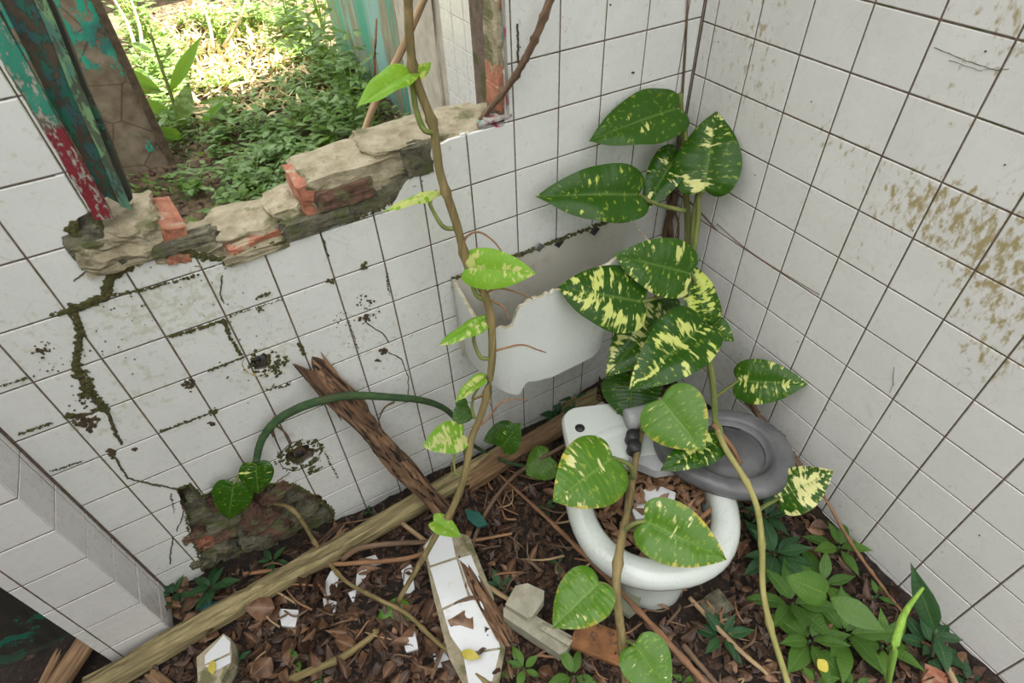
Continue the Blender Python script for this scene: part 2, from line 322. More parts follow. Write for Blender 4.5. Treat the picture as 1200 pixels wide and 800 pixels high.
def blobs_geo(pts, vs, fs, flat=.45):      # small irregular domes, pts = [(centre, radius, normal)]
    for p, r, n in pts:
        n = Vector(n); a = n.orthogonal().normalized(); b = n.cross(a); i0 = len(vs); k = 6; ph = rnd.uniform(0, 6.28)
        for j in range(k):
            q = r*rnd.uniform(.6, 1.25); an = ph+2*math.pi*j/k; vs.append(p+a*q*math.cos(an)+b*q*math.sin(an)-n*.0008)
        for j in range(k):
            q = r*rnd.uniform(.35, .7); an = ph+2*math.pi*(j+.5)/k; vs.append(p+a*q*math.cos(an)+b*q*math.sin(an)+n*r*flat*rnd.uniform(.6, 1.2))
        vs.append(p+n*r*flat*1.2); top = len(vs)-1
        for j in range(k):
            j2 = (j+1) % k; fs.append((i0+j, i0+j2, i0+k+j)); fs.append((i0+j2, i0+k+j2, i0+k+j)); fs.append((i0+k+j, i0+k+j2, top))
def cut(me, cutters):
    """boolean difference of a mesh by closed cutter meshes"""
    o = bpy.data.objects.new('t', me); C.objects.link(o); tmp = []
    for cme in cutters:
        c = bpy.data.objects.new('c', cme); C.objects.link(c); tmp.append(c)
        md = o.modifiers.new('b', 'BOOLEAN'); md.operation = 'DIFFERENCE'; md.object = c; md.solver = 'EXACT'
    dg = bpy.context.evaluated_depsgraph_get(); out = bpy.data.meshes.new_from_object(o.evaluated_get(dg))
    for c in tmp: bpy.data.objects.remove(c)
    bpy.data.objects.remove(o); return out
def prism(poly, d0, d1):        # polygon in (u, v), extruded along local z from d0 to d1
    n = len(poly); ar = sum(poly[i][0]*poly[(i+1) % n][1]-poly[(i+1) % n][0]*poly[i][1] for i in range(n))
    if ar < 0: poly = poly[::-1]
    vs = [(u, v, d0) for u, v in poly]+[(u, v, d1) for u, v in poly]
    fs = [tuple(range(n))[::-1], tuple(range(n, 2*n))]+[(i, (i+1) % n, n+(i+1) % n, n+i) for i in range(n)]
    return mesh('cutter', vs, fs)
def jag(poly, step, amp, seed=0):
    out = []; n = len(poly); rr = random.Random(seed)
    for i in range(n):
        a, b = Vector(poly[i]), Vector(poly[(i+1) % n]); L = (b-a).length; k = max(1, min(40, int(L/step))); nr = Vector((-(b-a).y, (b-a).x)).normalized() if L > 0 else Vector((0, 0))
        for j in range(k):
            p = a.lerp(b, j/k); out.append(tuple(p+nr*rr.uniform(-amp, amp) if (j or True) else p))
    return out
def inside(p, poly):
    x, y = p; c = False; n = len(poly)
    for i in range(n):
        x1, y1 = poly[i]; x2, y2 = poly[(i+1) % n]
        if (y1 > y) != (y2 > y) and x < (x2-x1)*(y-y1)/(y2-y1)+x1: c = not c
    return c
def box_geo(lo, hi):
    (a, b, c), (d, e_, f) = lo, hi
    return [(a,b,c),(d,b,c),(d,e_,c),(a,e_,c),(a,b,f),(d,b,f),(d,e_,f),(a,e_,f)], [(0,3,2,1),(4,5,6,7),(0,1,5,4),(1,2,6,5),(2,3,7,6),(3,0,4,7)]
def box(name, lo, hi, mat, parent=None):
    lo, hi = Vector(lo), Vector(hi); c = (lo+hi)/2; vs, fs = box_geo(lo-c, hi-c)
    return link(name, mesh(name, vs, fs), mat, parent, Matrix.Translation(c))

# ------------------------------------------------------------------ tiled walls
TM = {}
def tile_mesh(w, h, th=.006, b=.0015):
    k = (round(w, 4), round(h, 4))
    if k in TM: return TM[k]
    vs = []; 
    for (ix, d) in ((b, 0), (b*.35, -b*.35), (0, -b), (0, -th)):
        vs += [(-w/2+ix, -h/2+ix, d), (w/2-ix, -h/2+ix, d), (w/2-ix, h/2-ix, d), (-w/2+ix, h/2-ix, d)]
    fs = [(0, 1, 2, 3), (15, 14, 13, 12)]
    for r in range(3):
        for j in range(4): fs.append((r*4+4+j, r*4+4+(j+1) % 4, r*4+(j+1) % 4, r*4+j))
    TM[k] = mesh('tile', vs, fs); return TM[k]
GAP = .0028
def tile_wall(parent, origin, u, v, us, zs, mat, holes=(), skip=None, name='tile'):
    """origin/u/v in metres; us, zs: grid lines; holes: (polygon, cutter mesh) in local (u, v)"""
    u, v = Vector(u), Vector(v); n = u.cross(v); B = Matrix((u, v, n)).transposed().to_4x4(); B.translation = Vector(origin)
    for i in range(len(us)-1):
        for j in range(len(zs)-1):
            a, b = us[i], us[i+1]; c, d = zs[j], zs[j+1]; w, h = b-a-GAP, d-c-GAP
            if w < .006 or h < .006: continue
            cu, cv = (a+b)/2, (c+d)/2
            if skip and skip(cu, cv): continue
            me = tile_mesh(w, h); L = Matrix.Translation((cu, cv, rnd.uniform(-.0003, .0003))) @ Matrix.Rotation(rnd.uniform(-.004, .004), 4, 'X') @ Matrix.Rotation(rnd.uniform(-.004, .004), 4, 'Y')
            hit = []; dead = False
            for poly, cme in holes:
                ins = [inside((cu+s*w/2*f, cv+t_*h/2*g), poly) for s, t_ in ((-1, -1), (1, -1), (1, 1), (-1, 1)) for f, g in ((1, 1), (.5, 1), (1, .5), (.5, .5))]+[inside((cu, cv), poly)]
                near = any(abs(p[0]-cu) < w/2 and abs(p[1]-cv) < h/2 for p in poly)
                if all(ins) and not near: dead = True
                elif any(ins) or near: hit.append(cme)
            if dead: continue
            if hit:
                m2 = me.copy(); m2.transform(L); m2 = cut(m2, hit)
                if len(m2.polygons) < 4: continue
                ctr = Vector((cu, cv, 0)); m2.transform(Matrix.Translation(-ctr)); o = link(name, m2, mat, parent, B @ Matrix.Translation(ctr))
            else: o = link(name, me, mat, parent, B @ L)
            if not me.materials: me.materials.append(mat)
            if o.material_slots and o.material_slots[0].material != mat:
                o.material_slots[0].link = 'OBJECT'; o.material_slots[0].material = mat
    return B
def uA(px, py): X = tA(px, py); return (X[0]*T, (X[2]+Z0)*T)
# opening of the broken window and the hole at floor level, as (x, z) outlines on the back wall
sill_px = [(108,244),(84,262),(92,290),(118,300),(140,306),(150,316),(166,300),(190,296),(215,293),(262,304),(290,293),(330,283),(372,268),(430,252),(462,236),(488,196),(508,174),(535,160),(592,143)]
sill = [uA(*p) for p in sill_px]
win_poly = jag([(sill[0][0]-.005, 22*T)]+[uA(0, 72)]+sill+[(-4.42*T, uA(590, 20)[1]), (-4.42*T, 22*T)], .011, .0022, 3)
win_core = [(sill[0][0]-.02, 20*T), (sill[0][0]-.02, uA(108,244)[1])]+[(x, z-.022) for x, z in sill[1:]]+[(-4.40*T, sill[-1][1]-.02), (-4.40*T, 20*T)]
hole_px = [(207,573),(222,567),(236,581),(262,570),(300,566),(346,568),(376,582),(390,597),(388,618),(384,650),(360,700),(240,700),(240,672),(232,648),(222,622),(217,600)]
hole_poly = jag([uA(*p) for p in hole_px], .012, .004, 5)
def ring_poly(px, py, rx, ry, seed, k=18):
    c = uA(px, py); rr = random.Random(seed); e1 = uA(px+rx, py); rad = abs(e1[0]-c[0]); return [(c[0]+rad*rr.uniform(.8, 1.15)*math.cos(2*math.pi*i/k), c[1]+rad*ry/rx*rr.uniform(.8, 1.15)*math.sin(2*math.pi*i/k)) for i in range(k)]
h1_poly = ring_poly(306, 424, 15, 15, 1); h2_poly = ring_poly(352, 533, 18.5, 20, 2)
# the brick core of the back wall with its opening, local frame u=+x v=+z n=-y (front at 0)
WT = 1.3*T
core = mesh('core', *box_geo((-15.1*T, -1*T, -WT), (.0, 28*T, -.0013)))
jamb = [(-4.395*T, (Z0-.8)*T), (-3.2*T, (Z0-.8)*T), (-3.2*T, 20*T), (-4.395*T, 20*T)]
def cutters(): return [prism(jamb, -WT-.1, -.52*T), prism(win_core, -WT-.1, .1), prism(jag([uA(*p) for p in hole_px], .02, .003, 9), -.055, .1), prism(h1_poly, -.05, .1), prism(h2_poly, -.07, .1)]
core = cut(core, cutters())
BA = Matrix(((1, 0, 0), (0, 0, -1), (0, 1, 0))).to_4x4()
wall_back = structure(link('wall_back', core, M_grout, None, BA))
usA = [-(1.36641427+.97461837*i)*T for i in range(12, -2, -1)]+[-.02*T]
usA = [-13.86*T]+usA
zsA = [(Z0-j)*T for j in range(11, -4, -1)]
tile_wall(wall_back, (0, 0, 0), (1, 0, 0), (0, 0, 1), usA, zsA, M_tileA, [(win_poly, prism(win_poly, -.05, .05)), (hole_poly, prism(hole_poly, -.05, .05)), (h1_poly, prism(h1_poly, -.05, .05)), (h2_poly, prism(h2_poly, -.05, .05))])
# right-hand wall (runs on past the back wall into the courtyard)
wall_right = structure(box('wall_right', (.0013, -15*T, -1*T), (.14, .0, 29*T), M_grout))
usB = [.03*T, .349*T]+[(-.658808+1.0079908*k)*T for k in range(2, 14)]
zsB = [(Z0-.07131937-j)*T for j in range(11, -5, -1)]
tile_wall(wall_right, (0, 0, 0), (0, -1, 0), (0, 0, 1), usB, zsB, M_tileB)
# jamb pier beside the doorway
wall_left = structure(box('wall_left', (-15.1*T, -1.05*T+.0013, -1*T), (-13.88*T-.0013, .0, 28*T), M_grout))
zsP = [(Z0-4.19+.99*4-.99*j)*T for j in range(11, -1, -1)]
tile_wall(wall_left, (0, -1.05*T, 0), (1, 0, 0), (0, 0, 1), [-15.12*T, -14.9*T, -13.88*T], zsP, M_tileP)
tile_wall(wall_left, (-13.88*T, 0, 0), (0, 1, 0), (0, 0, 1), [-1.05*T, -.14*T, -.005*T], zsP, M_tileP)
# courtyard wall: the right wall's plane seen through the window: tiles, bare plaster, blue-green paint
wall_court = structure(box('wall_courtyard', (.0013, 0.0, -1*T), (.16, 18*T, 29*T), M_plaster))
tile_wall(wall_court, (0, 0, 0), (0, -1, 0), (0, 0, 1), [-(13.0-1.0*k)*T for k in range(0, 7)], [(Z0-j-.55)*T for j in range(8, -3, -1)], M_tileP)
pl = rock('plaster', (.03, 3.4*T, 12*T), 4, .10, 6, 2.0, .95); link('plaster_patch', pl, M_plaster, wall_court, Matrix.Translation(W(.02, 15.2, -5)))
wall_garden = structure(box('wall_garden', (.0, 17.9*T, -1*T), (.16, 29.5*T, 29*T), M_paintblue))
# green painted wall on the far side and dark wall behind the doorway
wg = structure(box('wall_far', (-24*T, 20*T, -1*T), (-10.95*T, 21.6*T, 24*T), M_paintwall))
box('corner_board', (-10.95*T, 19.85*T, 0), (-10.65*T, 20.3*T, 24*T), simple('old_board', (.05, .035, .02), (.12, .09, .055), 30, .8), wg)
structure(box('wall_side', (-22*T, .15*T, -1*T), (-15.1*T, 1.3*T, 28*T), M_paintdark))  # shade of the doorway is in this wall's dark colour
structure(box('shade_wall_left', (-19*T, -17*T, -1*T), (-18*T, -2.5*T, 19*T), M_paintdark)); structure(box('shade_wall_front', (-18*T, -14*T, -1*T), (-13.0*T, -13*T, 16*T), M_paintdark))  # two unseen walls added to keep sky light off the pier side
structure(box('shade_slab', (-7.5*T, -4.5*T, 23.5*T), (0, 0, 24.5*T), M_plaster))  # unseen slab added overhead to shade the upper corner
structure(box('wall_end', (-26*T, 50*T, -1*T), (10*T, 51*T, 14*T), simple('ochre_wall', (.17, .12, .05), (.30, .23, .10), 3, .9)))

# ------------------------------------------------------------------ ground
def grid(name, x0, x1, y0, y1, nx, ny, fz, mat, smooth=True):
    vs = [W(x0+(x1-x0)*i/nx, y0+(y1-y0)*j/ny, fz(x0+(x1-x0)*i/nx, y0+(y1-y0)*j/ny)) for j in range(ny+1) for i in range(nx+1)]
    fs = [(j*(nx+1)+i, j*(nx+1)+i+1, (j+1)*(nx+1)+i+1, (j+1)*(nx+1)+i) for j in range(ny) for i in range(nx)]
    return structure(link(name, mesh(name, vs, fs, smooth), mat))
def Hf(x, y): return H(x, y)+.05*mnoise.noise(Vector((x*5, y*5, 1)))+.03*mnoise.noise(Vector((x*11, y*11, 2)))
floor = grid('floor', -24, .02, -26, .1, 200, 210, Hf, M_soil)
def Hout(x, y): return -8.6+.25*mnoise.noise(Vector((x*.25, y*.25, 9)))+.1*mnoise.noise(Vector((x*1.1, y*1.1, 4)))+max(0, y-36)*.05
grid('ground_courtyard', -26, 10, 1.2, 50.5, 90, 120, Hout, M_soil2)
# ------------------------------------------------------------------ broken sill: bricks and mortar lumps, parts of the back wall
def lump(name, px, py, size, mat, seed, y=.55, dz=0.0, rot=0.0, amp=.2, boxy=.75, parent=None, tilt=0.0):
    X = tA(px, py, y); me = rock(name, [s*T for s in size], seed, amp, 8, 1.7, boxy)
    return link(name, me, mat, parent or wall_back, Matrix.Translation(W(X[0], X[1], X[2]+dz)) @ Matrix.Rotation(rot, 4, 'Z') @ Matrix.Rotation(tilt, 4, 'Y'))
lump('mortar', 128, 272, (.95, 1.1, .55), M_mortar, 1, .45, -.1)
lump('mortar', 100, 275, (.5, .5, .6), M_stone, 2, .2, -.1)
lump('mortar', 158, 268, (.8, 1.2, .72), M_mortar, 3, .6, .0)
lump('brick', 197, 268, (.34, 1.15, .62), M_brick, 4, .55, -.02, .1, .08, .95, None, .25)
lump('mortar', 228, 284, (.75, 1.1, .34), M_mortar, 5, .6, -.08)
lump('mortar', 290, 262, (1.25, 1.1, .36), M_mortar, 6, .75, -.03, .0, .22)
lump('brick', 318, 266, (1.35, .55, .26), M_brick, 7, .38, -.08, .06, .10, .9)
lump('brick', 280, 286, (.42, .4, .22), M_brick, 8, .2, -.05, .2, .1, .9)
lump('mortar', 345, 240, (.9, .9, .5), M_mortar, 9, .6, -.05)
lump('mortar', 300, 290, (1.1, .3, .18), M_mortar, 10, .1, -.02, .05)
lump('mortar', 372, 257, (1.2, .28, .30), M_stone, 11, .08, -.02, .02)
lump('mortar', 190, 288, (1.5, .25, .22), M_stone, 33, .06, -.02, .0)
lump('mortar', 440, 224, (1.6, .42, .62), M_stone, 12, .22, -.05, -.0, .2)
chunk = empty('masonry_chunk', W(-7.9, .6, -1.0), 'large grey chunk of brick and mortar sitting on the broken window sill', 'rubble')
lump('mortar_crust', 415, 200, (1.95, 1.15, .62), M_mortar, 14, .62, .02, .03, .13, .82, chunk)
lump('brick_core', 378, 214, (1.0, .95, .55), M_brick, 15, .52, .0, .03, .10, .92, chunk)
lump('mortar_crust', 470, 168, (1.5, 1.1, .45), M_mortar, 16, .7, .0, .0, .16, .8, chunk)
lump('brick_core', 400, 222, (1.0, .5, .34), M_brickdark, 19, .18, .0, .03, .1, .92, chunk)
lump('mortar', 530, 143, (1.3, 1.15, .26), M_mortar, 17, .7, -.06)
lump('mortar', 570, 136, (.7, .8, .26), M_mortar, 18, .5, -.06)
lump('mortar', 487, 182, (.5, .3, .55), M_stone, 20, .12, -.05, .0, .18)
for k, (px, py, s, mt) in enumerate([(584, 110, (.26, .46, .42), M_brick), (584, 86, (.26, .46, .45), M_brick), (583, 66, (.26, .46, .3), M_mortar), (583, 42, (.28, .46, .55), M_mortar), (583, 14, (.27, .46, .45), M_mortar), (584, -10, (.26, .46, .40), M_brick), (586, 130, (.28, .46, .3), M_brickdark), (583, -40, (.26, .46, .5), M_mortar)]):
    lump('brick' if mt in (M_brick, M_brickdark) else 'mortar', px, py, s, mt, 40+k, .27, 0, 0, .08, .92)
pj = box('paint_strip', (-4.445*T, -.003, (Z0-.93)*T), (-4.395*T, .001, (Z0+6)*T), M_paintspots, wall_back)
for px, py, r in [(577, 140, .12), (590, 136, .11), (565, 146, .08), (583, 146, .09)]:
    lump('paint_flake', px, py, (r*2.2, r*2, .06), M_paintspots, int(px), .08, .02)
# rubble core laid bare by the hole at floor level
hp = [tA(*p) for p in hole_px]; hpp = [(p[0], p[2]) for p in hp]
kst = 0; placed = []; tr = 0
while kst < 46 and tr < 4000:
    tr += 1; xm, zz = rnd.uniform(-13.2, -8.7), rnd.uniform(-10.6, -7.0)
    if not inside((xm, zz), hpp) or any((xm-a)**2*.6+(zz-b)**2*1.6 < .075 for a, b in placed): continue
    placed.append((xm, zz)); dark = rnd.random() < .45; wd_ = rnd.uniform(.38, .85)
    me = rock('stone', (wd_*T, .5*T, rnd.uniform(.26, .46)*T), 60+kst, .30, 5, 1.9, .6)
    link('brick' if dark else 'stone', me, M_brickdark if dark else M_stone, wall_back, Matrix.Translation(W(xm, .34+rnd.uniform(-.14, .16), zz)) @ Matrix.Rotation(rnd.uniform(-.5, .25)-.1, 4, 'Y') @ Matrix.Rotation(rnd.uniform(-.3, .3), 4, 'X')); kst += 1
for px, py, s, mt in [(243, 628, (.62, .4, .42), M_brick), (232, 600, (.5, .3, .8), M_stone), (262, 640, (.6, .35, .5), M_stone), (255, 600, (.6, .35, .5), M_stone), (275, 655, (.7, .35, .4), M_stone), (238, 655, (.5, .35, .5), M_brickdark)]:
    lump('brick' if mt is M_brick else 'stone', px, py, s, mt, px, .34)
# moss rims and moss in the joints, cracks, dirt spots: on the tiles of the back wall
def along(pxs, step, jit, y=-.002):
    out = []
    pts = [Vector(tA(*p)) for p in pxs]
    for a, b in zip(pts[:-1], pts[1:]):
        n = max(1, int((b-a).length/step))
        for i in range(n): q = a.lerp(b, (i+rnd.random())/n); out.append(W(q.x+rnd.gauss(0, jit), 0, q.z+rnd.gauss(0, jit))+Vector((0, y, 0)))
    return out
NA = (0, -1, 0)
moss_lines = [([(148,312),(128,326),(125,345)], .05, 260, .10), ([(125,346),(88,362)], .05, 220, .09), ([(82,358),(95,385),(90,415),(90,430)], .035, 240, .09), ([(88,428),(103,450),(100,462)], .09, 160, .09), ([(103,455),(120,475),(126,482)], .05, 160, .07), ([(126,482),(135,510),(143,520)], .02, 60, .04),
    ([(125,346),(165,340),(230,322)], .03, 120, .05), ([(197,394),(238,383),(262,374)], .03, 110, .06), ([(262,374),(270,395),(282,415)], .03, 90, .06), ([(188,505),(248,483)], .025, 90, .05), ([(250,480),(252,484)], .06, 40, .06), ([(66,368),(82,362)], .04, 60, .06), ([(285,418),(245,434)], .025, 70, .05),
    ([(263,372),(330,350)], .02, 50, .04), ([(302,361),(306,364)], .04, 20, .05), ([(383,328),(390,330)], .04, 20, .06), ([(425,311),(427,313)], .05, 30, .08), ([(350,402),(356,415)], .03, 40, .07), ([(452,318),(456,345)], .02, 40, .04), ([(408,374),(420,410)], .015, 40, .03), ([(470,468),(478,470)], .04, 20, .05), ([(378,278),(384,300)], .02, 30, .04),
    ([(22,508),(60,495)], .03, 60, .05), ([(78,485),(84,490)], .06, 40, .07), ([(60,552),(95,540)], .02, 40, .04), ([(108,480),(126,473)], .03, 50, .05), ([(200,578),(204,600)], .02, 20, .04), ([(380,528),(396,560)], .02, 40, .05), ([(368,552),(376,548)], .05, 30, .07), ([(313,456),(340,450)], .06, 40, .05), ([(0,452),(40,440)], .02, 40, .04), ([(315,344),(300,348)], .04, 30, .05),
    ([(85,262),(92,292),(118,302),(140,307)], .06, 260, .10), ([(150,316),(166,301),(215,294),(262,305)], .045, 260, .08), ([(262,304),(330,283),(372,268)], .04, 160, .07), ([(372,268),(430,252),(462,236)], .03, 120, .06), ([(207,573),(222,567),(236,581),(262,570),(300,566),(346,568)], .04, 260, .07), ([(346,568),(390,597),(388,618)], .05, 200, .08), ([(217,600),(222,622),(232,648),(240,672)], .035, 140, .06), ([(205,572),(180,568),(150,560),(138,540),(132,532)], .015, 90, .035)]
vs, fs = [], []
for pxs, jit, n, r in moss_lines:
    L = sum((Vector(tA(*b))-Vector(tA(*a))).length for a, b in zip(pxs[:-1], pxs[1:]))
    blobs_geo([(p, r*T*rnd.uniform(.15, .62), NA) for p in along(pxs, L/n*1.5+1e-4, jit*.5)], vs, fs, .35)
def ringm(px, py, r, n, rad, jit):
    c = Vector(tA(px, py)); 
    blobs_geo([(W(c.x+(r*rnd.gauss(1, jit))*math.cos(a), 0, c.z+(r*rnd.gauss(1, jit))*math.sin(a))+Vector((0, -.001, 0)), rad*T*rnd.uniform(.3, .8), NA) for a in [rnd.uniform(0, 6.28) for _ in range(n)]], vs, fs, .35)
ringm(309, 426, .27, 30, .06, .25); ringm(322, 428, .14, 45, .06, .5); ringm(352, 533, .40, 60, .08, .16); ringm(352, 533, .45, 40, .04, .2); ringm(366, 551, .08, 16, .07, .6)
for k in range(100):
    px, py = rnd.choice([(235,350),(150,370),(170,330),(290,430),(430,400),(120,420),(560,330)]); X = tA(px+rnd.gauss(0, 28), py+rnd.gauss(0, 22)); blobs_geo([(W(X[0], -.01, X[2]), .02*T*rnd.uniform(.4, 1), NA)], vs, fs, .3)
stuff(link('moss', mesh('moss', vs, fs, True), M_moss, wall_back))
vs, fs = [], []
for px, py, n, sp, r in [(49,410,20,5,.05),(55,408,14,6,.04),(222,450,26,3.5,.07),(247,496,10,2,.08),(218,449,12,3,.06),(97,493,40,7,.07),(108,496,26,5,.08),(128,531,16,3,.09),(95,497,10,3,.1),(430,356,14,6,.05),(422,355,8,6,.05),(428,373,22,3,.07),(437,368,10,5,.04),(449,412,10,2,.09),(443,422,8,1.5,.07),(265,443,4,1,.05),(158,527,6,1,.08),(400,375,20,8,.03),(660,20,1,1,.02),(715,6,2,1,.04),(740,86,3,1,.05),(609,55,3,1,.03),(95,470,18,6,.05),(65,432,10,8,.03)]:
    for k in range(n):
        X = tA(px+rnd.gauss(0, sp), py+rnd.gauss(0, sp*.8)); blobs_geo([(W(X[0], -.01, X[2]), r*T*rnd.uniform(.2, .65), NA)], vs, fs, .3)
for px, py in [(885,205),(935,400),(868,415),(1178,193),(951,119),(1155,60),(1070,270),(842,49),(1013,700),(998,621),(1148,627),(968,480)]:
    X = tB(px, py); blobs_geo([(W(-.01, X[1], X[2]), .016*T, (-1, 0, 0))], vs, fs, .3)
stuff(link('dirt_spots', mesh('dirt_spots', vs, fs, True), M_dirt, wall_back))
def crack(pxs, w, plane='A'):
    f = tA if plane == 'A' else tB; pts = []
    for a, b in zip(pxs[:-1], pxs[1:]):
        for i in range(8): pts.append(f(a[0]+(b[0]-a[0])*i/8+rnd.uniform(-.7, .7), a[1]+(b[1]-a[1])*i/8+rnd.uniform(-.7, .7)))
    o = Vector((0, -.0008, 0)) if plane == 'A' else Vector((-.0008, 0, 0))
    pts = [V(p)+o for p in pts]
    tube('crack', pts, [w*T], M_crack, wall_back if plane == 'A' else wall_right, 4, len(pts)-1, .4)
for pxs, w in [([(205,572),(180,567),(150,560),(140,545),(133,533)], .016), ([(215,598),(212,610),(206,624)], .012), ([(203,630),(200,645),(199,662)], .014), ([(146,312),(126,332),(124,346),(90,362)], .03), ([(84,360),(97,385),(90,412),(90,440),(112,468),(128,486),(136,508),(143,520)], .028), ([(260,322),(258,345),(262,356)], .012), ([(430,378),(448,390),(457,402)], .012), ([(455,412),(470,420),(478,440),(479,470)], .012), ([(340,553),(330,560),(322,566)], .012), ([(606,28),(607,50),(606,62),(609,95)], .022), ([(100,318),(85,330)], .010)]: crack(pxs, w)
for pxs, w in [([(1095,55),(1130,70),(1165,82),(1185,80)], .004), ([(1048,430),(1047,450),(1042,462)], .004), ([(1112,70),(1150,83),(1175,78)], .003)]: crack(pxs, w, 'B')
# the two pipe holes
for (px, py, r, dp, mt, lab) in [(306, 424, .30, .02, simple('yellow_mortar', (.20, .16, .05), (.42, .34, .16), 50, .95), 'small'), (352, 533, .42, .055, simple('shade_dark_mortar', (.012, .010, .005), (.075, .062, .028), 60, .9), 'deep')]:  # deep socket's mortar darkened to stand for the shade inside
    c = Vector(tA(px, py)); k = 20; vs, fs = [], []
    prof = [(1.12, .0015), (.95, -.003), (.78, -dp*.35), (.62, -dp*.9), (.3, -dp)]
    for q, d in prof:
        for j in range(k): an = 2*math.pi*j/k; rr = r*q*(1+rnd.uniform(-.08, .08)); vs.append(W(c.x+rr*math.cos(an), 0, c.z+rr*math.sin(an)*1.02)+Vector((0, -d, 0)))
    for i in range(len(prof)-1):
        for j in range(k): fs.append((i*k+j, i*k+(j+1) % k, (i+1)*k+(j+1) % k, (i+1)*k+j))
    fs.append(tuple((len(prof)-1)*k+j for j in range(k)))
    link('pipe_socket', mesh('pipe_socket', vs, fs, True), mt, wall_back)
    y0 = dp*.5
    off = Vector((-.06*T, 0, .04*T)) if r < .33 else Vector((-.0*T, 0, -.08*T))
    base = V(c)+off
    tube('pipe_end', [base+Vector((0, dp, 0)), base+Vector((0, dp*.25, 0))], [.16*T, .17*T] if r < .33 else [.15*T, .14*T], M_grey if r < .33 else M_brickdark, wall_back, 14, 4)
    tube('pipe_bore_dark', [base+Vector((0, dp*.26, 0)), base+Vector((0, dp*.2, 0))], [.085*T], M_black, wall_back, 12, 2)  # solid black disc painted as the dark inside of the pipe

# ------------------------------------------------------------------ timber window frame, leaning in the broken opening
win = structure(empty('window_1', W(-10.8, .3, -1)))
def board(name, b0, b1, t0, t1, y, th, mat):    # a vertical board: bottom-left/right, top-left/right in picture px on plane y, thickness th (tiles)
    q = [Vector(tA(*b0, y)), Vector(tA(*b1, y)), Vector(tA(*t1, y)), Vector(tA(*t0, y))]
    up0, up1 = (q[3]-q[0]), (q[2]-q[1]); q[3] = q[0]+up0*2.2; q[2] = q[1]+up1*2.2
    n = 14; vs, fs = [], []
    for i in range(n+1):
        f = i/n; a = q[0].lerp(q[3], f); b = q[1].lerp(q[2], f); j = lambda s: rnd.uniform(-s, s)
        for p, yy in ((a, 0), (b, 0), (b, th), (a, th)): vs.append(W(p.x+j(.012), p.y+yy+j(.012), p.z+(j(.06) if i in (0, n) else 0)))
    for i in range(n):
        for k in range(4): fs.append((i*4+k, i*4+(k+1) % 4, i*4+4+(k+1) % 4, i*4+4+k))
    fs += [(3, 2, 1, 0), (n*4, n*4+1, n*4+2, n*4+3)]
    return link(name, mesh(name, vs, fs), mat, win)
board('frame_board', (114,262), (131,252), (0,66), (17,50), -.04, .16, M_paintred)
board('frame_board', (98,226), (116,236), (-14,40), (8,30), .02, .14, M_paintgreen)
board('frame_post', (112,226), (146,243), (2,6), (44,-6), .35, .25, M_paintgreen)
board('post_edge', (141,240), (153,243), (38,-4), (52,-4), .30, .10, M_paintlight)
board('post_edge', (150,243), (158,236), (50,0), (60,-2), .40, .30, M_paintdark)

# ------------------------------------------------------------------ broken ceramic cistern hung on the back wall
cis = empty('broken_cistern', W(-3.6, -.1, -4), 'broken white ceramic cistern with jagged front hanging on the tiled wall', 'cistern')
xl, xr, yf, rad = -5.93, -1.32, -1.7, .62
path = [(xl, -.02)]+[(xl, -.02-(abs(yf)-rad)*i/6) for i in range(1, 7)]
path += [(xl+rad-rad*math.cos(a), yf+rad-rad*math.sin(a)) for a in [math.pi/2*i/8 for i in range(1, 9)]]
path += [(xl+rad+(xr-xl-2*rad)*i/40, yf) for i in range(1, 41)]
path += [(xr-rad+rad*math.sin(a), yf+rad-rad*math.cos(a)) for a in [math.pi/2*i/8 for i in range(1, 9)]]
path += [(xr, yf+rad+(abs(yf)-rad-.02)*i/6) for i in range(1, 7)]
def interp(x, pts):
    if x <= pts[0][0]: return pts[0][1]
    for (a, b), (c, d) in zip(pts[:-1], pts[1:]):
        if x <= c: return b+(d-b)*(x-a)/(c-a) if c > a else d
    return pts[-1][1]
TP = [tA(*p, yf) for p in [(590,388),(600,384),(603,374),(607,362),(614,357),(622,353),(640,345),(662,337),(680,328),(712,310),(750,291),(768,282)]]
BP = [tA(*p, yf) for p in [(612,466),(617,455),(622,450),(632,450),(640,447),(648,446),(672,434),(700,420),(706,410),(714,390),(720,372)]]
top_pts = [(-5.9, -4.37)]+[(p[0], p[2]) for p in TP]+[(-1.3, -3.95)]
bot_pts = [(-5.93, -6.05), (-5.6, -6.3)]+[(p[0], p[2]) for p in BP]+[(-1.3, -5.4)]
vs, fs = [], []; th = .075; N = 10
for i, (x, y) in enumerate(path):
    if i <= 6: f = i/6; zt = -3.92-.42*f-.06*math.sin(f*3.1); zb = -6.3+.2*f
    elif i >= len(path)-7: f = (i-(len(path)-7))/6; zt = -4.3+.3*f; zb = -5.6
    else: zt = interp(x, top_pts)+rnd.uniform(-.03, .03); zb = interp(x, bot_pts)
    a = path[max(i-1, 0)]; b = path[min(i+1, len(path)-1)]; d = Vector((b[0]-a[0], b[1]-a[1])).normalized(); nx, ny = -d.y, d.x   # inward
    for s in range(2):
        for k in range(N+1):
            f = k/N; z = zb+(zt-zb)*f
            bulge = -.10*(1-f)**2 if s == 0 else -.10*(1-f)**2
            vs.append(W(x+nx*(th*s-bulge), y+ny*(th*s-bulge), z))
M1 = 2*(N+1)
for i in range(len(path)-1):
    for k in range(N):
        a = i*M1+k; b = (i+1)*M1+k; fs.append((a, b, b+1, a+1)); a += N+1; b += N+1; fs.append((a, a+1, b+1, b))
me = mesh('front_panel', vs, fs, True); link('front_panel', me, M_ceramic, cis)
fs2 = []
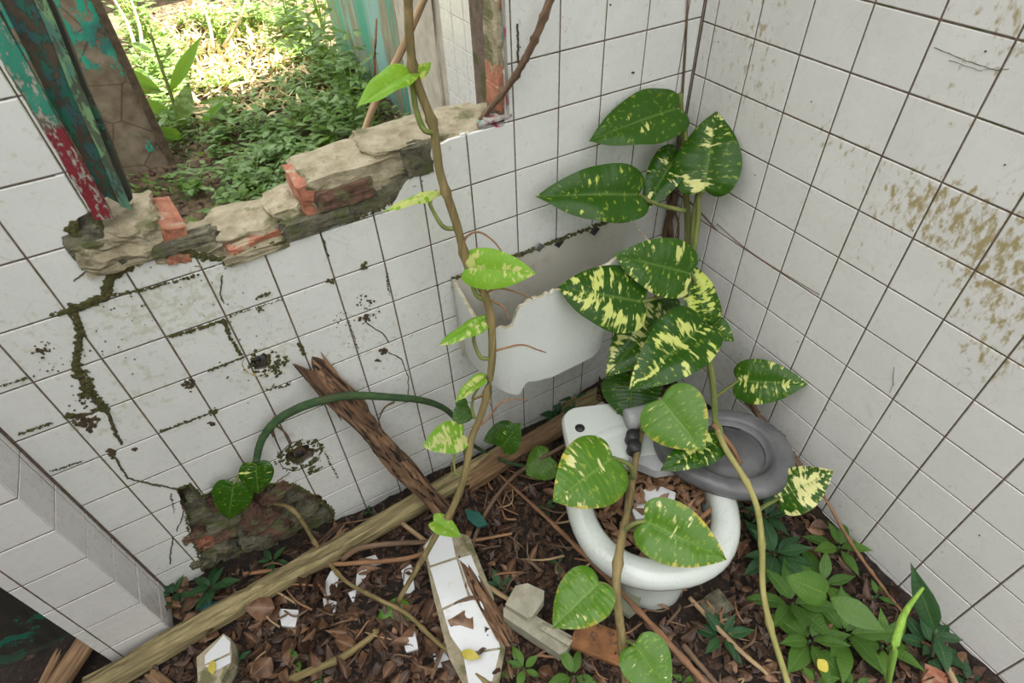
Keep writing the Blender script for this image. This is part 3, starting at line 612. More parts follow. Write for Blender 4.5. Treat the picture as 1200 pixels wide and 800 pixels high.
for i in range(len(path)-1):
    a = i*M1+N; b = (i+1)*M1+N; fs2.append((a, b, b+N+1, a+N+1)); a = i*M1; b = (i+1)*M1; fs2.append((a, a+N+1, b+N+1, b))
used = sorted({k for f in fs2 for k in f}); mp = {k: i for i, k in enumerate(used)}
link('broken_rim', mesh('broken_rim', [vs[k] for k in used], [tuple(mp[k] for k in f) for f in fs2]), M_edge, cis)
# back panel with its ragged top edge and a bead of mould along it
vs, fs = [], []; n = 40
for i in range(n+1):
    x = xl+(xr-xl)*i/n; zt = -3.92+rnd.uniform(-.02, .02)+(-.1 if i > 37 else 0); zb = -6.2
    vs += [W(x, -.02, zb), W(x, -.02, zt), W(x, -.12, zt), W(x, -.12, zb)]
for i in range(n):
    for k in range(4): fs.append((i*4+k, i*4+(k+1) % 4, i*4+4+(k+1) % 4, i*4+4+k))
fs += [(0, 1, 2, 3), (n*4+3, n*4+2, n*4+1, n*4)]
link('back_panel', mesh('back_panel', vs, fs), ceramic('stained_ceramic', (.50, .48, .42), (.26, .22, .15), .6, .53, .2, 30), cis)
vs, fs = [], []
blobs_geo([(W(rnd.uniform(xl, xr), rnd.uniform(-.14, -.04), -3.91), .05*T*rnd.uniform(.4, 1.1), (0, 0, 1)) for _ in range(300)], vs, fs, .4)
stuff(link('mould_line', mesh('mould_line', vs, fs, True), M_moss, cis))
for px, py, r, mt in [(632, 290, .10, M_grey), (655, 285, .11, M_black), (697, 270, .12, M_black), (612, 298, .06, M_black)]:
    X = tA(px, py, -.125); q = []
    vs = [W(X[0], -.145, X[2]+r), W(X[0]+r, -.145, X[2]), W(X[0], -.145, X[2]-r), W(X[0]-r, -.145, X[2]), W(X[0], -.118, X[2]+r*1.2), W(X[0]+r*1.2, -.118, X[2]), W(X[0], -.118, X[2]-r*1.2), W(X[0]-r*1.2, -.118, X[2])]
    link('fixing_plate', mesh('fixing_plate', vs, [(3, 2, 1, 0), (0, 1, 5, 4), (1, 2, 6, 5), (2, 3, 7, 6), (3, 0, 4, 7)]), mt, cis)

# ------------------------------------------------------------------ toilet bowl sunk in the leaf mould
th0 = math.radians(246); ax = Vector((math.cos(th0), math.sin(th0), 0)); pp = Vector((-ax.y, ax.x, 0)); TC = Vector((-4.12, -4.81, -7.0))
wc = empty('toilet_bowl', W(-4.3, -5.2, -8.9), 'old white toilet bowl without cistern, full of dead leaves, sunk in leaf litter', 'toilet')
def tl(a, p, z): q = TC+ax*a+pp*p; return W(q.x, q.y, q.z+z)
def ell(a, b, sh, z, k=48, sq=2.3):
    out = []
    for j in range(k):
        t_ = 2*math.pi*j/k; c, s = math.cos(t_), math.sin(t_); ex = 2/sq
        out.append(tl(sh+a*math.copysign(abs(c)**ex, c), b*math.copysign(abs(s)**ex, s), z))
    return out
def loft(rings, close=True):
    vs, fs = [], []; k = len(rings[0])
    for r in rings: vs += r
    for i in range(len(rings)-1):
        for j in range(k): fs.append((i*k+j, i*k+(j+1) % k, (i+1)*k+(j+1) % k, (i+1)*k+j))
    if close: fs.append(tuple(range((len(rings)-1)*k, len(rings)*k)))
    return vs, fs
rg = [ell(1.0, .88, -.1, -2.2), ell(1.12, 1.0, -.05, -1.5), ell(1.28, 1.12, .0, -.8), ell(1.38, 1.22, .0, -.42), ell(1.34, 1.19, 0, -.25), ell(1.36, 1.2, 0, -.08), ell(1.46, 1.29, 0, .06), ell(1.62, 1.46, 0, .08), ell(1.78, 1.61, 0, .04), ell(1.87, 1.69, 0, -.06), ell(1.90, 1.72, 0, -.2), ell(1.86, 1.68, 0, -.36), ell(1.72, 1.54, .02, -.44)]
vs, fs = loft(rg, False); fs.append(tuple(range(48))); link('bowl', mesh('bowl', vs, fs, True), M_toilet, wc)
rg = [ell(1.74, 1.56, .02, -.40), ell(1.60, 1.38, .05, -.62), ell(1.36, 1.08, .20, -1.0), ell(1.18, .86, .36, -1.45), ell(1.10, .76, .48, -2.0), ell(1.14, .80, .5, -2.6), ell(1.2, .9, .45, -3.3)]
vs, fs = loft(rg); link('pedestal', mesh('pedestal', vs, fs, True), M_toilet, wc)
def dk(sc, z): return [tl(a*sc-(1-sc)*1.7, p*sc, z) for a, p in dkp]
dkp = []
for (ca, cp, s0) in [(-1.2, 1.05, 0), (-2.0, 1.05, 90), (-1.95, -1.1, 180), (-1.2, -1.1, 270)]:
    for i in range(6): an = math.radians(s0+90*i/5); dkp.append((ca+.38*math.cos(an), cp+.38*math.sin(an)))
vs, fs = loft([dk(.90, -1.3), dk(.96, -.5), dk(1.0, -.2), dk(1.0, -.02), dk(.97, .06)]); link('deck', mesh('deck', vs, fs, False), M_toilet, wc)
for a, p in [(-1.72, -1.12), (-1.9, .75)]: tube('hinge_hole_dark', [tl(a, p, .05), tl(a, p, .075)], [.11*T], M_black, wc, 12, 2)  # raised black discs stand for the shade in the holes
# contents of the bowl
cx = Vector((TC.x, TC.y, 0))
vs, fs = [], []; nn = 24
rings = []
for i, f in enumerate([0, .3, .6, .85, 1.0]):
    rings.append([tl(1.30*f*math.cos(2*math.pi*j/nn), 1.14*f*math.sin(2*math.pi*j/nn), -.55+.22*mnoise.noise(Vector((f*math.cos(j*.26)*3, f*math.sin(j*.26)*3, 2)))+(.1 if f < .5 else 0)) for j in range(nn)])
vs, fs = loft(rings[::-1]); stuff(link('leaf_fill', mesh('leaf_fill', vs, fs, True), M_soil, wc))
def shard(name, outline, z, th, mat, label, cat='shard', parent=None, tilt=(0, 0)):
    c = [tZ(px, py, z) for px, py in outline]; m0 = sum((Vector(q) for q in c), Vector())/len(c)
    top = [W(q[0], q[1], q[2]+tilt[0]*(q[0]-m0.x)+tilt[1]*(q[1]-m0.y)) for q in c]; bot = [t_-Vector((0, 0, th*T)) for t_ in top]; n = len(top)
    o0 = V(m0); me = mesh(name, [v-o0 for v in top+bot], [tuple(range(n)), tuple(range(n, 2*n))[::-1]]+[((i+1) % n, i, n+i, n+(i+1) % n) for i in range(n)])
    bm = bmesh.new(); bm.from_mesh(me); bmesh.ops.recalc_face_normals(bm, faces=bm.faces); bm.to_mesh(me); bm.free()
    o = link(name, me, mat, parent, Matrix.Translation(o0))
    if label: tag(o, label, cat)
    return o
shard('ceramic_shard', [(752,574),(776,570),(792,577),(790,590),(770,596),(764,606),(745,608),(741,598),(746,585)], -7.35, .12, M_shard, 'white ceramic shard lying on the leaves inside the toilet bowl')
# ------------------------------------------------------------------ grey toilet seat lying askew behind the bowl
seat = empty('plastic_toilet_seat', W(-2.3, -4.8, -6.9), 'dark grey plastic toilet seat lying askew between bowl and right tiled wall', 'toilet seat')
SA, SB = Vector((-3.35, -3.95, -6.75)), Vector((-1.22, -5.85, -6.72)); sax = (SB-SA).normalized(); sp_ = Vector((0, 0, 1)).cross(sax).normalized(); sL = (SB-SA).length; sn = sax.cross(sp_)
def sring(sc, inset, z, k=44):
    out = []
    for j in range(k):
        t_ = 2*math.pi*j/k; u_ = (1-math.cos(t_))/2; wv = 1.08*math.sin(t_)*(1-.16*math.cos(t_))*sc; q = SA+(SB-SA)*.5+sax*(-math.cos(t_)*sL/2*sc)+sp_*wv; out.append(W(q.x, q.y, q.z+z))
    return out
vs, fs = loft([sring(.60, 0, -.06), sring(.64, 0, -.05), sring(.67, 0, .05), sring(.72, 0, .10), sring(.84, 0, .10), sring(.93, 0, .07), sring(.985, 0, .0), sring(1.0, 0, -.1), sring(.98, 0, -.2), sring(.9, 0, -.24)], False)
link('ring', mesh('ring', vs, fs, True), M_grey, seat)
vs, fs = loft([sring(.62, 0, -.12), sring(.5, 0, -.11), sring(.46, 0, -.07), sring(.2, 0, -.06)]); link('lid_panel', mesh('lid_panel', vs, fs, True), M_grey, seat)
hA = Vector(tZ(733, 508, -6.7)); hB = Vector(tZ(760, 478, -6.7))
tube('hinge_tube', [W(*tZ(735,492,-6.6)), W(*tZ(775,482,-6.6))], [.24*T], M_greylight, seat, 14, 6)
for px, py in [(741, 513), (743, 525)]:
    X = tZ(px, py, -6.75); tube('hinge_knob', [W(X[0], X[1], X[2]-.1), W(X[0], X[1], X[2]+.14)], [.16*T, .14*T], M_black, seat, 14, 3)
shard('hinge_arm', [(730,500),(760,508),(785,528),(795,548),(770,552),(740,540),(728,520)], -6.95, .25, M_greylight, None, parent=seat)

# ------------------------------------------------------------------ timbers, sticks and twigs
def timber(name, pts, w, h, mat, label, cat='timber', ends=.04, parent=None, rough=.09, twist=0.0):
    """weathered baulk following tile-space points (top surface), width w, height h tiles"""
    NS = 90; P = [V(p) for p in catmull(pts, NS)]
    o0 = P[0]; d = (P[-1]-P[0]).normalized(); q = d.to_track_quat('X', 'Z').to_matrix().to_4x4(); mw = Matrix.Translation(o0) @ q; inv = mw.inverted(); vs, fs = [], []
    prof = [(-.5, .36), (-.38, .44), (-.25, .50), (-.1, .5), (.05, .46), (.2, .49), (.35, .44), (.5, .34), (.52, .0), (.52, -.3), (.2, -.5), (-.3, -.5), (-.53, -.25), (-.53, .1)]; k = len(prof); Lm = (P[-1]-P[0]).length/T
    endj = [rnd.uniform(-1, 1) for _ in prof]
    for i, p in enumerate(P):
        l = inv @ p; f = i/NS; x_ = f*Lm; e_ = max(0, 1-min(f, 1-f)*Lm/.5)
        for j, (a, b) in enumerate(prof):
            nz = mnoise.noise(Vector((x_*.7, j*.3, w*9)))*rough*1.3; gr = mnoise.noise(Vector((x_*1.1, j*1.7, w*5+3)))*rough*1.5; pit = max(0, mnoise.noise(Vector((x_*3.5, j*1.3, w*3)))-.15)*rough*2.0
            dx = endj[j]*ends*T*3*e_*(1 if f > .5 else -1)
            vs.append((l.x+dx, l.y+a*w*T*(1+nz), l.z-h*T*.5+b*h*T*(1+nz)+(gr-pit)*h*T*(1 if b > -.2 else .3)))
    for i in range(len(P)-1):
        for j in range(k): fs.append((i*k+j, i*k+k+j, i*k+k+(j+1) % k, i*k+(j+1) % k))
    fs.append(tuple(range(k))); fs.append(tuple(range(len(P)*k-k, len(P)*k))[::-1])
    o = link(name, mesh(name, vs, fs), mat, parent, mw)
    if label: tag(o, label, cat)
    return o
def onfloor(px, py, up=0.0):
    X = tF(px, py)
    for _ in range(6):
        X = tZ(px, py, H(X[0], X[1])+up)
    return tuple(X)
timber('timber_beam', [onfloor(95,806,.45), onfloor(250,718,.45), onfloor(330,672,.5), onfloor(410,628,.5), onfloor(510,572,.45), onfloor(600,520,.4)], .46, .42, M_beam, 'long mossy greenish timber beam lying across the littered floor from the pier')
timber('timber_beam', [onfloor(545,562,.45), onfloor(600,527,.5), onfloor(668,486,.55)], .5, .40, M_brownwood, 'brown split timber lying along the wall below the broken cistern')
timber('timber_piece', [onfloor(660,478,.3), onfloor(697,462,.35)], .5, .3, M_beam, 'short broken timber piece in the corner behind the toilet deck')
timber('timber_piece', [onfloor(360,652,.2), onfloor(400,616,.35)], .35, .25, M_rotten, 'short rotten wood splinter lying between the wall hole and the beam')
X0 = tA(371, 428, -.25); X1 = tD(530, 606, depth(tF(530, 600))-.5)
timber('rotten_plank', [tuple(X0), tuple(Vector(X0).lerp(Vector(X1), .5)), tuple(X1)], .52, .22, M_rotten, 'crumbling rotten brown plank leaning against the white tiled wall', 'plank', .14, None, .26)
timber('timber_piece', [tuple(tD(510, 590, depth(tF(510,590))-.3)), onfloor(545, 660, .5), onfloor(590, 742, .4)], .32, .26, M_rotten, 'rotten brown branch-like timber lying beside the white tile slab', 'timber', .1, None, .26)
timber('timber_piece', [tuple(tD(99, 748, depth(tF(99, 748))-.6)), tuple(tD(58, 808, depth(tF(58, 808))-.35))], .42, .2, M_brownwood, 'brown broken board leaning in the dark doorway beside the pier')
timber('timber_piece', [tuple(tD(66, 765, depth(tF(66, 765))-.5)), tuple(tD(44, 808, depth(tF(44, 808))-.3))], .16, .1, M_brownwood, 'thin brown splinter of wood in the dark doorway')
timber('timber_piece', [onfloor(176,788,.2), onfloor(205,812,.25)], .22, .2, M_brownwood, 'cut stick end lying below the beam at the bottom of the photo')
def stick(pxs, deps, r, mat, label, cat='twig', knobs=0, rough=.12, name='twig', group=None, n=6, parent=None):
    pts = [V(tD(px, py, d)) for (px, py), d in zip(pxs, deps)]
    o = tube(name, pts, [q*T for q in r], mat, parent, n, len(pts)*8, rough, knobs)
    if label: tag(o, label, cat, group)
    return o
def fd(px, py, up=0.0): return depth(onfloor(px, py, up))
stick([(648,-8),(625,50),(600,95),(562,142)], [9.2, 9.6, 10.0, 10.75], [.065, .06, .055, .05], M_twig, 'bare brown stick leaning from above onto the right end of the window sill', 'stick', 5, .1, 'stick')
stick([(500,-8),(470,60),(440,120),(423,166)], [11.2, 11.8, 12.3, 12.7], [.07, .075, .08, .07], M_paletwig, 'straight pale tan stick standing behind the window sill', 'stick', 0, .05, 'stick')
stick([(585,556),(640,606),(700,665),(760,728),(832,806)], [fd(585,556,.3), fd(640,606,.5), fd(700,665,.8), 11.2, 10.4], [.035, .045, .05, .055, .06], M_redtwig, 'long thin reddish twig slanting across in front of the toilet bowl', 'twig', 4)
stick([(470,612),(540,665),(600,705),(622,722)], [fd(470,612,.3), fd(540,665,.3), fd(600,705,.3), fd(622,722,.2)], [.06, .07, .05, .04], M_paletwig, 'pale forked twig on the litter above the concrete fragment')
stick([(285,672),(380,662),(470,655),(520,640),(600,625)], [fd(285,672,.2), fd(380,662,.3), fd(470,655,.35), fd(520,640,.4), fd(600,625,.3)], [.05, .06, .06, .05, .03], M_redtwig, 'thin reddish stick lying along the foot of the beam')
stick([(400,655),(430,640),(510,634),(545,630)], [fd(400,655,.4), fd(430,640,.5), fd(510,634,.4), fd(545,630,.3)], [.07, .07, .05, .04], M_twig, 'knotty brown stick lying across the middle of the beam')
stick([(480,735),(540,705),(560,700)], [fd(480,735,.2), fd(540,705,.3), fd(560,700,.3)], [.04, .05, .04], M_twig, 'dark twig lying across the white tile slab')
stick([(340,796),(400,770),(440,742),(437,738)], [fd(340,796,.2), fd(400,770,.2), fd(440,742,.2), fd(437,738,.2)], [.09, .085, .06, .03], M_stembrown, 'smooth olive stem lying on the litter below the lone heart leaf', 'stem')
stick([(505,795),(545,690),(560,620),(600,560),(665,520),(718,490)], [fd(505,795,.2), fd(545,690,.3), fd(560,620,.4), fd(600,560,.5), fd(665,520,1.2), fd(718,490,1.9)], [.04, .05, .05, .05, .05, .04], M_twig, 'dark reddish twig arching from the litter up over the toilet deck')
stick([(727,458),(726,500),(729,540)], [13.7, 13.4, 13.1], [.10, .13, .14], M_twig, 'short thorny broken stump of a stem standing behind the toilet bowl', 'stem', 2, .3)
stick([(717,470),(722,500),(720,522)], [13.7, 13.5, 13.3], [.05, .05, .04], M_twig, 'thin dead stalk beside the thorny stump', 'stem', 0, .2)
stick([(965,580),(1000,640),(1040,695),(1062,722),(1076,736)], [depth(tB(965,580))-.7, depth(tB(1000,640))-.6, depth(tB(1040,695))-.6, depth(tB(1062,722))-.7, depth(tB(1076,736))-.6], [.025, .034, .03, .028, .015], M_redtwig, 'long reddish twig leaning along the foot of the right tiled wall', 'twig', 3)
for k, (pxs, lab) in enumerate([([(868,455),(905,510),(945,560),(965,582)], 'dark twig lying along the right wall above the grey seat'), ([(875,470),(915,515),(940,545)], 'second dark twig bundled along the right wall above the grey seat'), ([(893,500),(925,530),(950,570)], 'short twig tucked under the bundle beside the grey seat'), ([(878,462),(892,490),(920,512)], 'crooked twig on top of the bundle by the right wall')]):
    stick(pxs, [min(depth(tB(*p)), 17)-.45-.1*k for p in pxs], [.05, .055, .05, .03], M_twig, lab, 'twig', 3, .25)
stick([(835,497),(855,520),(868,543)], [11.8, 11.9, 12.0], [.045, .05, .045], M_redtwig, 'brown broken twig lying across the grey toilet seat', 'twig', 0, .12)
stick([(816,612),(840,592),(862,580)], [11.9, 11.85, 11.9], [.06, .06, .04], M_redtwig, 'broken brown twig resting across the rim of the toilet bowl', 'twig', 0, .2)
stick([(822,620),(843,600),(855,588)], [11.9, 11.85, 11.9], [.035, .035, .02], M_paletwig, 'thin pale twig resting beside the brown one on the toilet rim', 'twig', 0, .2)
stick([(808,700),(860,755),(900,790)], [fd(808,700,.2)]+[fd(860,755,.3), fd(900,790,.3)], [.05, .05, .04], M_paletwig, 'pale bent twig on the litter right of the toilet foot')
stick([(1105,772),(1118,798),(1122,812)], [fd(1105,772,.3), fd(1118,798,.3), fd(1122,812,.2)], [.06, .06, .05], M_paletwig, 'short pale twig in the bottom corner by the right wall')
stick([(800,755),(830,790),(850,812)], [fd(800,755,.2), fd(830,790,.2), fd(850,812,.2)], [.06, .05, .05], M_twig, 'brown twig at the bottom edge below the toilet')
# fine litter twigs
for k in range(100):
    px, py = rnd.choice([(rnd.uniform(540,700), rnd.uniform(550,690)), (rnd.uniform(550,690), rnd.uniform(560,680)), (rnd.uniform(300,560), rnd.uniform(660,800)), (rnd.uniform(640,900), rnd.uniform(690,800)), (rnd.uniform(400,640), rnd.uniform(590,760))])
    a = rnd.uniform(0, 6.28); L = rnd.uniform(18, 60); p0 = onfloor(px, py, .12); p1 = onfloor(px+L*.5*math.cos(a)+rnd.uniform(-8, 8), py+L*.4*math.sin(a)+rnd.uniform(-8, 8), .25); p2 = onfloor(px+L*math.cos(a), py+L*.7*math.sin(a), .12)
    if p2[0] > -.4 or p0[0] > -.4: continue
    tag(tube('litter_twig', [V(p0), V(p1), V(p2)], [rnd.uniform(.016, .036)*T, rnd.uniform(.010, .025)*T], rnd.choice([M_twig]*4+[M_redtwig]*3+[M_paletwig]), None, 5, 8, .2), 'small broken twig lying in the dead leaves on the floor', 'twig', 'small twigs in the floor litter')
# ------------------------------------------------------------------ fragments on the floor
slab = shard('tile_slab', [(514,616),(550,628),(578,698),(592,760),(584,802),(548,812),(526,770),(508,700),(496,640)], -9.35, .6, M_mortar, 'fallen wall slab faced with white tiles, half buried in leaf litter', 'slab')
def onslab(name, ol, mat=M_shard, z=-9.33): return shard(name, ol, z, .09, mat, None, parent=slab)
onslab('tile', [(498,640),(514,619),(528,622),(534,652),(504,662)]); onslab('tile', [(504,665),(535,655),(548,698),(518,712)]); onslab('tile', [(537,654),(552,650),(572,700),(551,697)]); onslab('tile', [(519,715),(549,701),(573,704),(586,758),(542,765),(528,745)]); onslab('tile', [(543,768),(586,761),(577,797),(550,806)])
for ol, lab in [([(376,690),(388,668),(398,672),(394,690),(384,704)], 'small white tile shard among leaves below the beam'), ([(378,700),(395,705),(392,720),(380,716)], 'tiny white tile shard beside the olive stem'), ([(418,672),(430,664),(428,688),(416,692)], 'narrow white tile shard between two leaves near the beam'), ([(408,694),(418,690),(414,708)], 'white sliver of tile below the beam near the olive stem'), ([(420,655),(440,650),(446,660),(426,664)], 'flat white tile sliver under the reddish stick'), ([(325,712),(350,715),(346,735),(330,733)], 'white crumbled tile piece left of the olive stem'), ([(470,668),(482,660),(486,690),(476,700)], 'white tile shard left of the big slab'), ([(470,745),(486,738),(490,760),(476,764)], 'white shard beside the round heart leaf'), ([(505,762),(518,756),(530,780),(512,782)], 'small white shard at the lower edge of the slab')]:
    X = tF(*ol[0]); shard('tile_shard', ol, H(X[0], X[1])+.16, .08, M_shard, lab, 'shard', None, (.06, -.05))
frag = shard('tile_fragment', [(230,770),(262,742),(270,748),(272,775),(258,800),(232,800)], -9.35, .5, M_mortar, 'broken chunk of wall with white tile face below the beam', 'slab')
shard('tile', [(240,768),(262,744),(270,752),(269,764),(240,778)], -9.33, .09, M_shard, None, parent=frag); shard('tile', [(240,780),(270,767),(270,776),(252,786)], -9.33, .09, M_shard, None, parent=frag)
conc = empty('concrete_fragment', V(onfloor(630,725)), 'grey stepped fragment of concrete lying in the litter left of the toilet', 'rubble')
shard('concrete_base', [(590,712),(600,706),(672,746),(664,762),(655,766),(590,722)], -9.02, .4, M_concrete, None, parent=conc, tilt=(0, 0)); shard('concrete_block', [(592,708),(604,686),(618,683),(638,692),(637,703),(624,722),(618,724)], -8.82, .28, M_concrete, None, parent=conc); shard('concrete_strip', [(634,730),(671,750),(667,757),(632,736)], -8.93, .2, M_concrete, None, parent=conc)
me = rock('brick', (1.05*T, .6*T, .45*T), 88, .12, 4, 1.8, .9); X = onfloor(703, 752, .12); o = link('broken_brick', me, M_rust, None, Matrix.Translation(V(X)) @ Matrix.Rotation(-.9, 4, 'Z') @ Matrix.Rotation(.25, 4, 'X')); tag(o, 'rusty orange broken brick lying below the glossy heart leaf', 'brick')
me = rock('brick', (.6*T, .4*T, .3*T), 89, .12, 4, 1.8, .9); X = onfloor(1092, 803, .05); o = link('broken_brick', me, M_brick, None, Matrix.Translation(V(X)) @ Matrix.Rotation(.5, 4, 'Z')); tag(o, 'red brick piece half buried at the bottom edge by the right wall', 'brick')
me = rock('stone', (.6*T, .5*T, .35*T), 90, .15, 4, 1.5, .6); X = onfloor(838, 712, .0); o = link('stone', me, M_stone, None, Matrix.Translation(V(X))); tag(o, 'round mossy stone right of the toilet foot', 'stone')
shard('glass_piece', [(728,690),(748,684),(752,700),(746,716),(738,722),(727,712)], -8.6, .15, M_glass, 'dirty greenish glass block piece at the foot of the toilet', 'glass', None, (.2, -.3))
shard('plastic_scrap', [(233,705),(255,704),(250,716),(236,720)], -9.6, .06, simple('teal_plastic', (.0, .05, .06), (.01, .10, .10), 30, .5), 'dark teal plastic scrap between two herbs above the beam', 'scrap')
shard('plastic_scrap', [(545,596),(562,600),(572,614),(560,618),(548,608)], -9.2, .05, simple('dark_green_scrap', (.0, .06, .045), (.01, .09, .06), 30, .5), 'dark green scrap under twigs behind the tile slab', 'scrap')
shard('tile_shard', [(683,483),(706,470),(712,476),(690,490)], -8.3, .1, simple('pinkish_tile', (.45, .34, .35), (.5, .4, .4), 20, .5), 'pinkish tile shard lying behind the toilet deck', 'shard')
# ------------------------------------------------------------------ leaves
HEART = [(0, 0), (-.035, .12), (-.075, .32), (-.075, .54), (-.015, .77), (.09, .92), (.22, 1.0), (.36, .99), (.52, .88), (.68, .68), (.81, .45), (.90, .25), (.96, .10), (1, 0)]
HMID = [0, .004, .012, .03, .07, .13, .22, .33, .46, .60, .735, .85, .935, 1]
LANCE = [(0, 0), (.04, .16), (.14, .52), (.28, .86), (.44, 1.0), (.60, .88), (.76, .58), (.90, .22), (1, 0)]
LMID = [0, .03, .11, .24, .39, .55, .72, .88, 1]
def leaf_mesh(name, outline, mid, seed, nv=4, fold=.16, droop=.14, wave=.02, curlside=.12):
    rr = random.Random(seed); vs, uv, fs = [], [], []; n = len(mid); w0 = rr.uniform(0, 6)
    rows = [(-1, j) for j in range(nv, 0, -1)]+[(1, j) for j in range(0, nv+1)]
    for i in range(n):
        ox, oy = outline[i]; mx = mid[i]
        for s, j in rows:
            f = j/nv; x = mx+(ox-mx)*f; y = s*oy*.5*f
            z = fold*abs(y)*(1-.4*f)-curlside*f*f*oy*.5-droop*x*x+wave*f*math.sin(x*13+w0+s*1.3)+.015*math.sin(mx*55)*f*(1-f)*2
            vs.append((x, y, z)); uv.append((mx, .5+s*f*.5))
    k = len(rows)
    for i in range(n-1):
        for j in range(k-1): fs.append((i*k+j, (i+1)*k+j, (i+1)*k+j+1, i*k+j+1))
    return mesh(name, vs, fs, True, uv)
def interp_out(o, m, k):
    oo, mm = [], []
    for i in range(len(o)-1):
        for q in range(k): f = q/k; oo.append((o[i][0]+(o[i+1][0]-o[i][0])*f, o[i][1]+(o[i+1][1]-o[i][1])*f)); mm.append(m[i]+(m[i+1]-m[i])*f)
    return oo+[o[-1]], mm+[m[-1]]
def smooth_out(o, m):
    p = catmull([(a, b, c) for (a, b), c in zip(o, m)], 26); return [(max(q.x, -.14), max(0, q.y)) for q in p], [q.z for q in p]
ho, hm = smooth_out(HEART, HMID)
HEARTS = [leaf_mesh('leaf', ho, hm, k, 6, fold=f, droop=d, wave=w, curlside=c_) for k, (f, d, w, c_) in enumerate([(.30, .14, .016, .16), (.38, .22, .022, .12), (.24, .10, .016, .26), (.46, .16, .026, .22)])]
LANCES = [leaf_mesh('leaf', LANCE, LMID, 20+k, 2, fold=.3, droop=.22+.1*k, wave=.01, curlside=.1) for k in range(3)]
SMALL = [leaf_mesh('leaf', LANCE[::2], LMID[::2], 30+k, 1, fold=.3, droop=.25, wave=0, curlside=.05) for k in range(2)]
for me in HEARTS+LANCES+SMALL: pass
LEAF_MATS = {}
def leaf_at(plant, P0, P1, wid, nrm, me, mat, varieg=0.0, name='leaf', zs=1.0, scorch=0.0):
    """P0, P1 base and tip in metres, wid in metres, nrm rough surface normal"""
    key = (me.name, mat.name)
    if key not in LEAF_MATS:
        m2 = me.copy(); m2.materials.clear(); m2.materials.append(mat); LEAF_MATS[key] = m2
    x = (P1-P0); L = x.length; x.normalize(); n = nrm-x*nrm.dot(x); n.normalize(); y = n.cross(x)
    mw = Matrix((x*L, y*wid, n*L*zs)).transposed().to_4x4(); mw.translation = P0
    o = link(name, LEAF_MATS[key], None, plant, mw)
    if varieg: o['varieg'] = varieg
    if scorch: o['scorch'] = scorch
    return o
def pleaf(plant, base, tip, w, d0, d1, varieg=.3, mat=None, mi=None, roll=0.0, pet=None, petmat=None, scorch=0.0, tiltup=.25, petr=.05):
    P0, P1 = V(tD(*base, d0)), V(tD(*tip, d1)); view = (W(*CAM)-(P0+P1)/2).normalized()
    x = (P1-P0).normalized(); n = view+Vector((0, 0, tiltup)); n = (n-x*n.dot(x)).normalized(); n = Matrix.Rotation(roll, 4, x) @ n
    o = leaf_at(plant, P0, P1, w*(d0+d1)/2/F*T, n, HEARTS[rnd.randrange(4) if mi is None else mi], mat or M_leaf, varieg, scorch=scorch)
    if pet: tube('petiole', [V(tD(px, py, d)) for px, py, d in pet]+[P0], [petr*T, petr*.8*T], petmat or M_stem, o, 6)
    return o
sd_ = scene_depth
# ---- the pothos climbing the corner
corner = empty('pothos_vine', W(-.5, -.6, -9.3), 'large variegated pothos vine climbing up the tiled corner above the toilet', 'plant')
def cd(px, py, off): return sd_(px, py)-off
for pxs, offs, r, mt, nm in [([(797,110),(800,165),(803,215),(806,262),(806,300),(812,350),(826,400),(835,440)], [.3,.35,.5,.6,.8,.9,1.0,1.2], [.055,.06,.07,.08,.08,.075,.075], M_stem, 'stem'), ([(797,195),(790,235),(781,270),(778,300),(780,330)], [.15]*5, [.07,.08,.085,.08], M_twig, 'stem'), ([(786,180),(784,240),(788,290),(792,340)], [.1]*4, [.05,.06,.05], M_twig, 'aerial_root'), ([(818,228),(813,258),(811,290),(812,320)], [.7,.8,.9,.9], [.065,.07,.065], M_stem, 'stem'), ([(806,0),(803,60),(799,120),(793,190)], [.04,.04,.06,.1], [.018,.025,.04], M_twig, 'aerial_root'), ([(785,235),(795,262),(792,300)], [.2,.25,.2], [.03,.03], M_twig, 'aerial_root'), ([(790,225),(812,240),(840,270)], [.3,.25,.15], [.025,.02], M_twig, 'aerial_root'), ([(840,262),(870,288),(905,312),(960,345)], [.02]*4, [.008,.012,.008], M_twig, 'aerial_root')]:
    tube(nm, [V(tD(px, py, cd(px, py, o_))) for (px, py), o_ in zip(pxs, offs)], [q*T for q in r], mt, corner, 8, None, .06)
pleaf(corner, (794,127), (698,156), 68, 11.9, 11.1, .22, roll=.15, mi=0, pet=[(803,165,12.1),(802,145,12.0)], petr=.055)
pleaf(corner, (825,222), (839,127), 76, 12.1, 11.8, .36, roll=-.1, mi=3, pet=[(812,300,12.9),(818,260,12.6),(819,232,12.3)], petr=.06)
pleaf(corner, (748,228), (639,225), 70, 12.0, 11.2, .26, roll=.0, mi=1, pet=[(803,247,12.6),(780,242,12.5),(760,235,12.2)], petr=.055)
pleaf(corner, (795,179), (756,240), 44, 12.4, 12.1, .34, mi=1, pet=[(802,190,12.5),(799,183,12.45)], petr=.05)
pleaf(corner, (808,320), (726,299), 70, 12.0, 11.4, .42, mi=0, roll=-.1, pet=[(815,345,12.8),(814,330,12.4)], petr=.05)
pleaf(corner, (753,354), (658,335), 82, 11.9, 11.2, .44, mi=2, roll=.1, pet=[(806,330,12.9),(785,340,12.6),(770,348,12.2)], petr=.055)
pleaf(corner, (827,378), (812,306), 44, 12.6, 12.2, .62, mi=3, roll=.35, pet=[(826,400,13),(828,388,12.8)], petr=.045)
pleaf(corner, (822,381), (748,448), 76, 12.3, 11.4, .40, mi=1, roll=-.1, pet=[(828,400,12.9),(828,390,12.6)], petr=.05)
pleaf(corner, (780,366), (712,436), 66, 12.9, 12.5, .50, mi=0, pet=[(806,360,13.3),(792,362,13.1)], petr=.05)
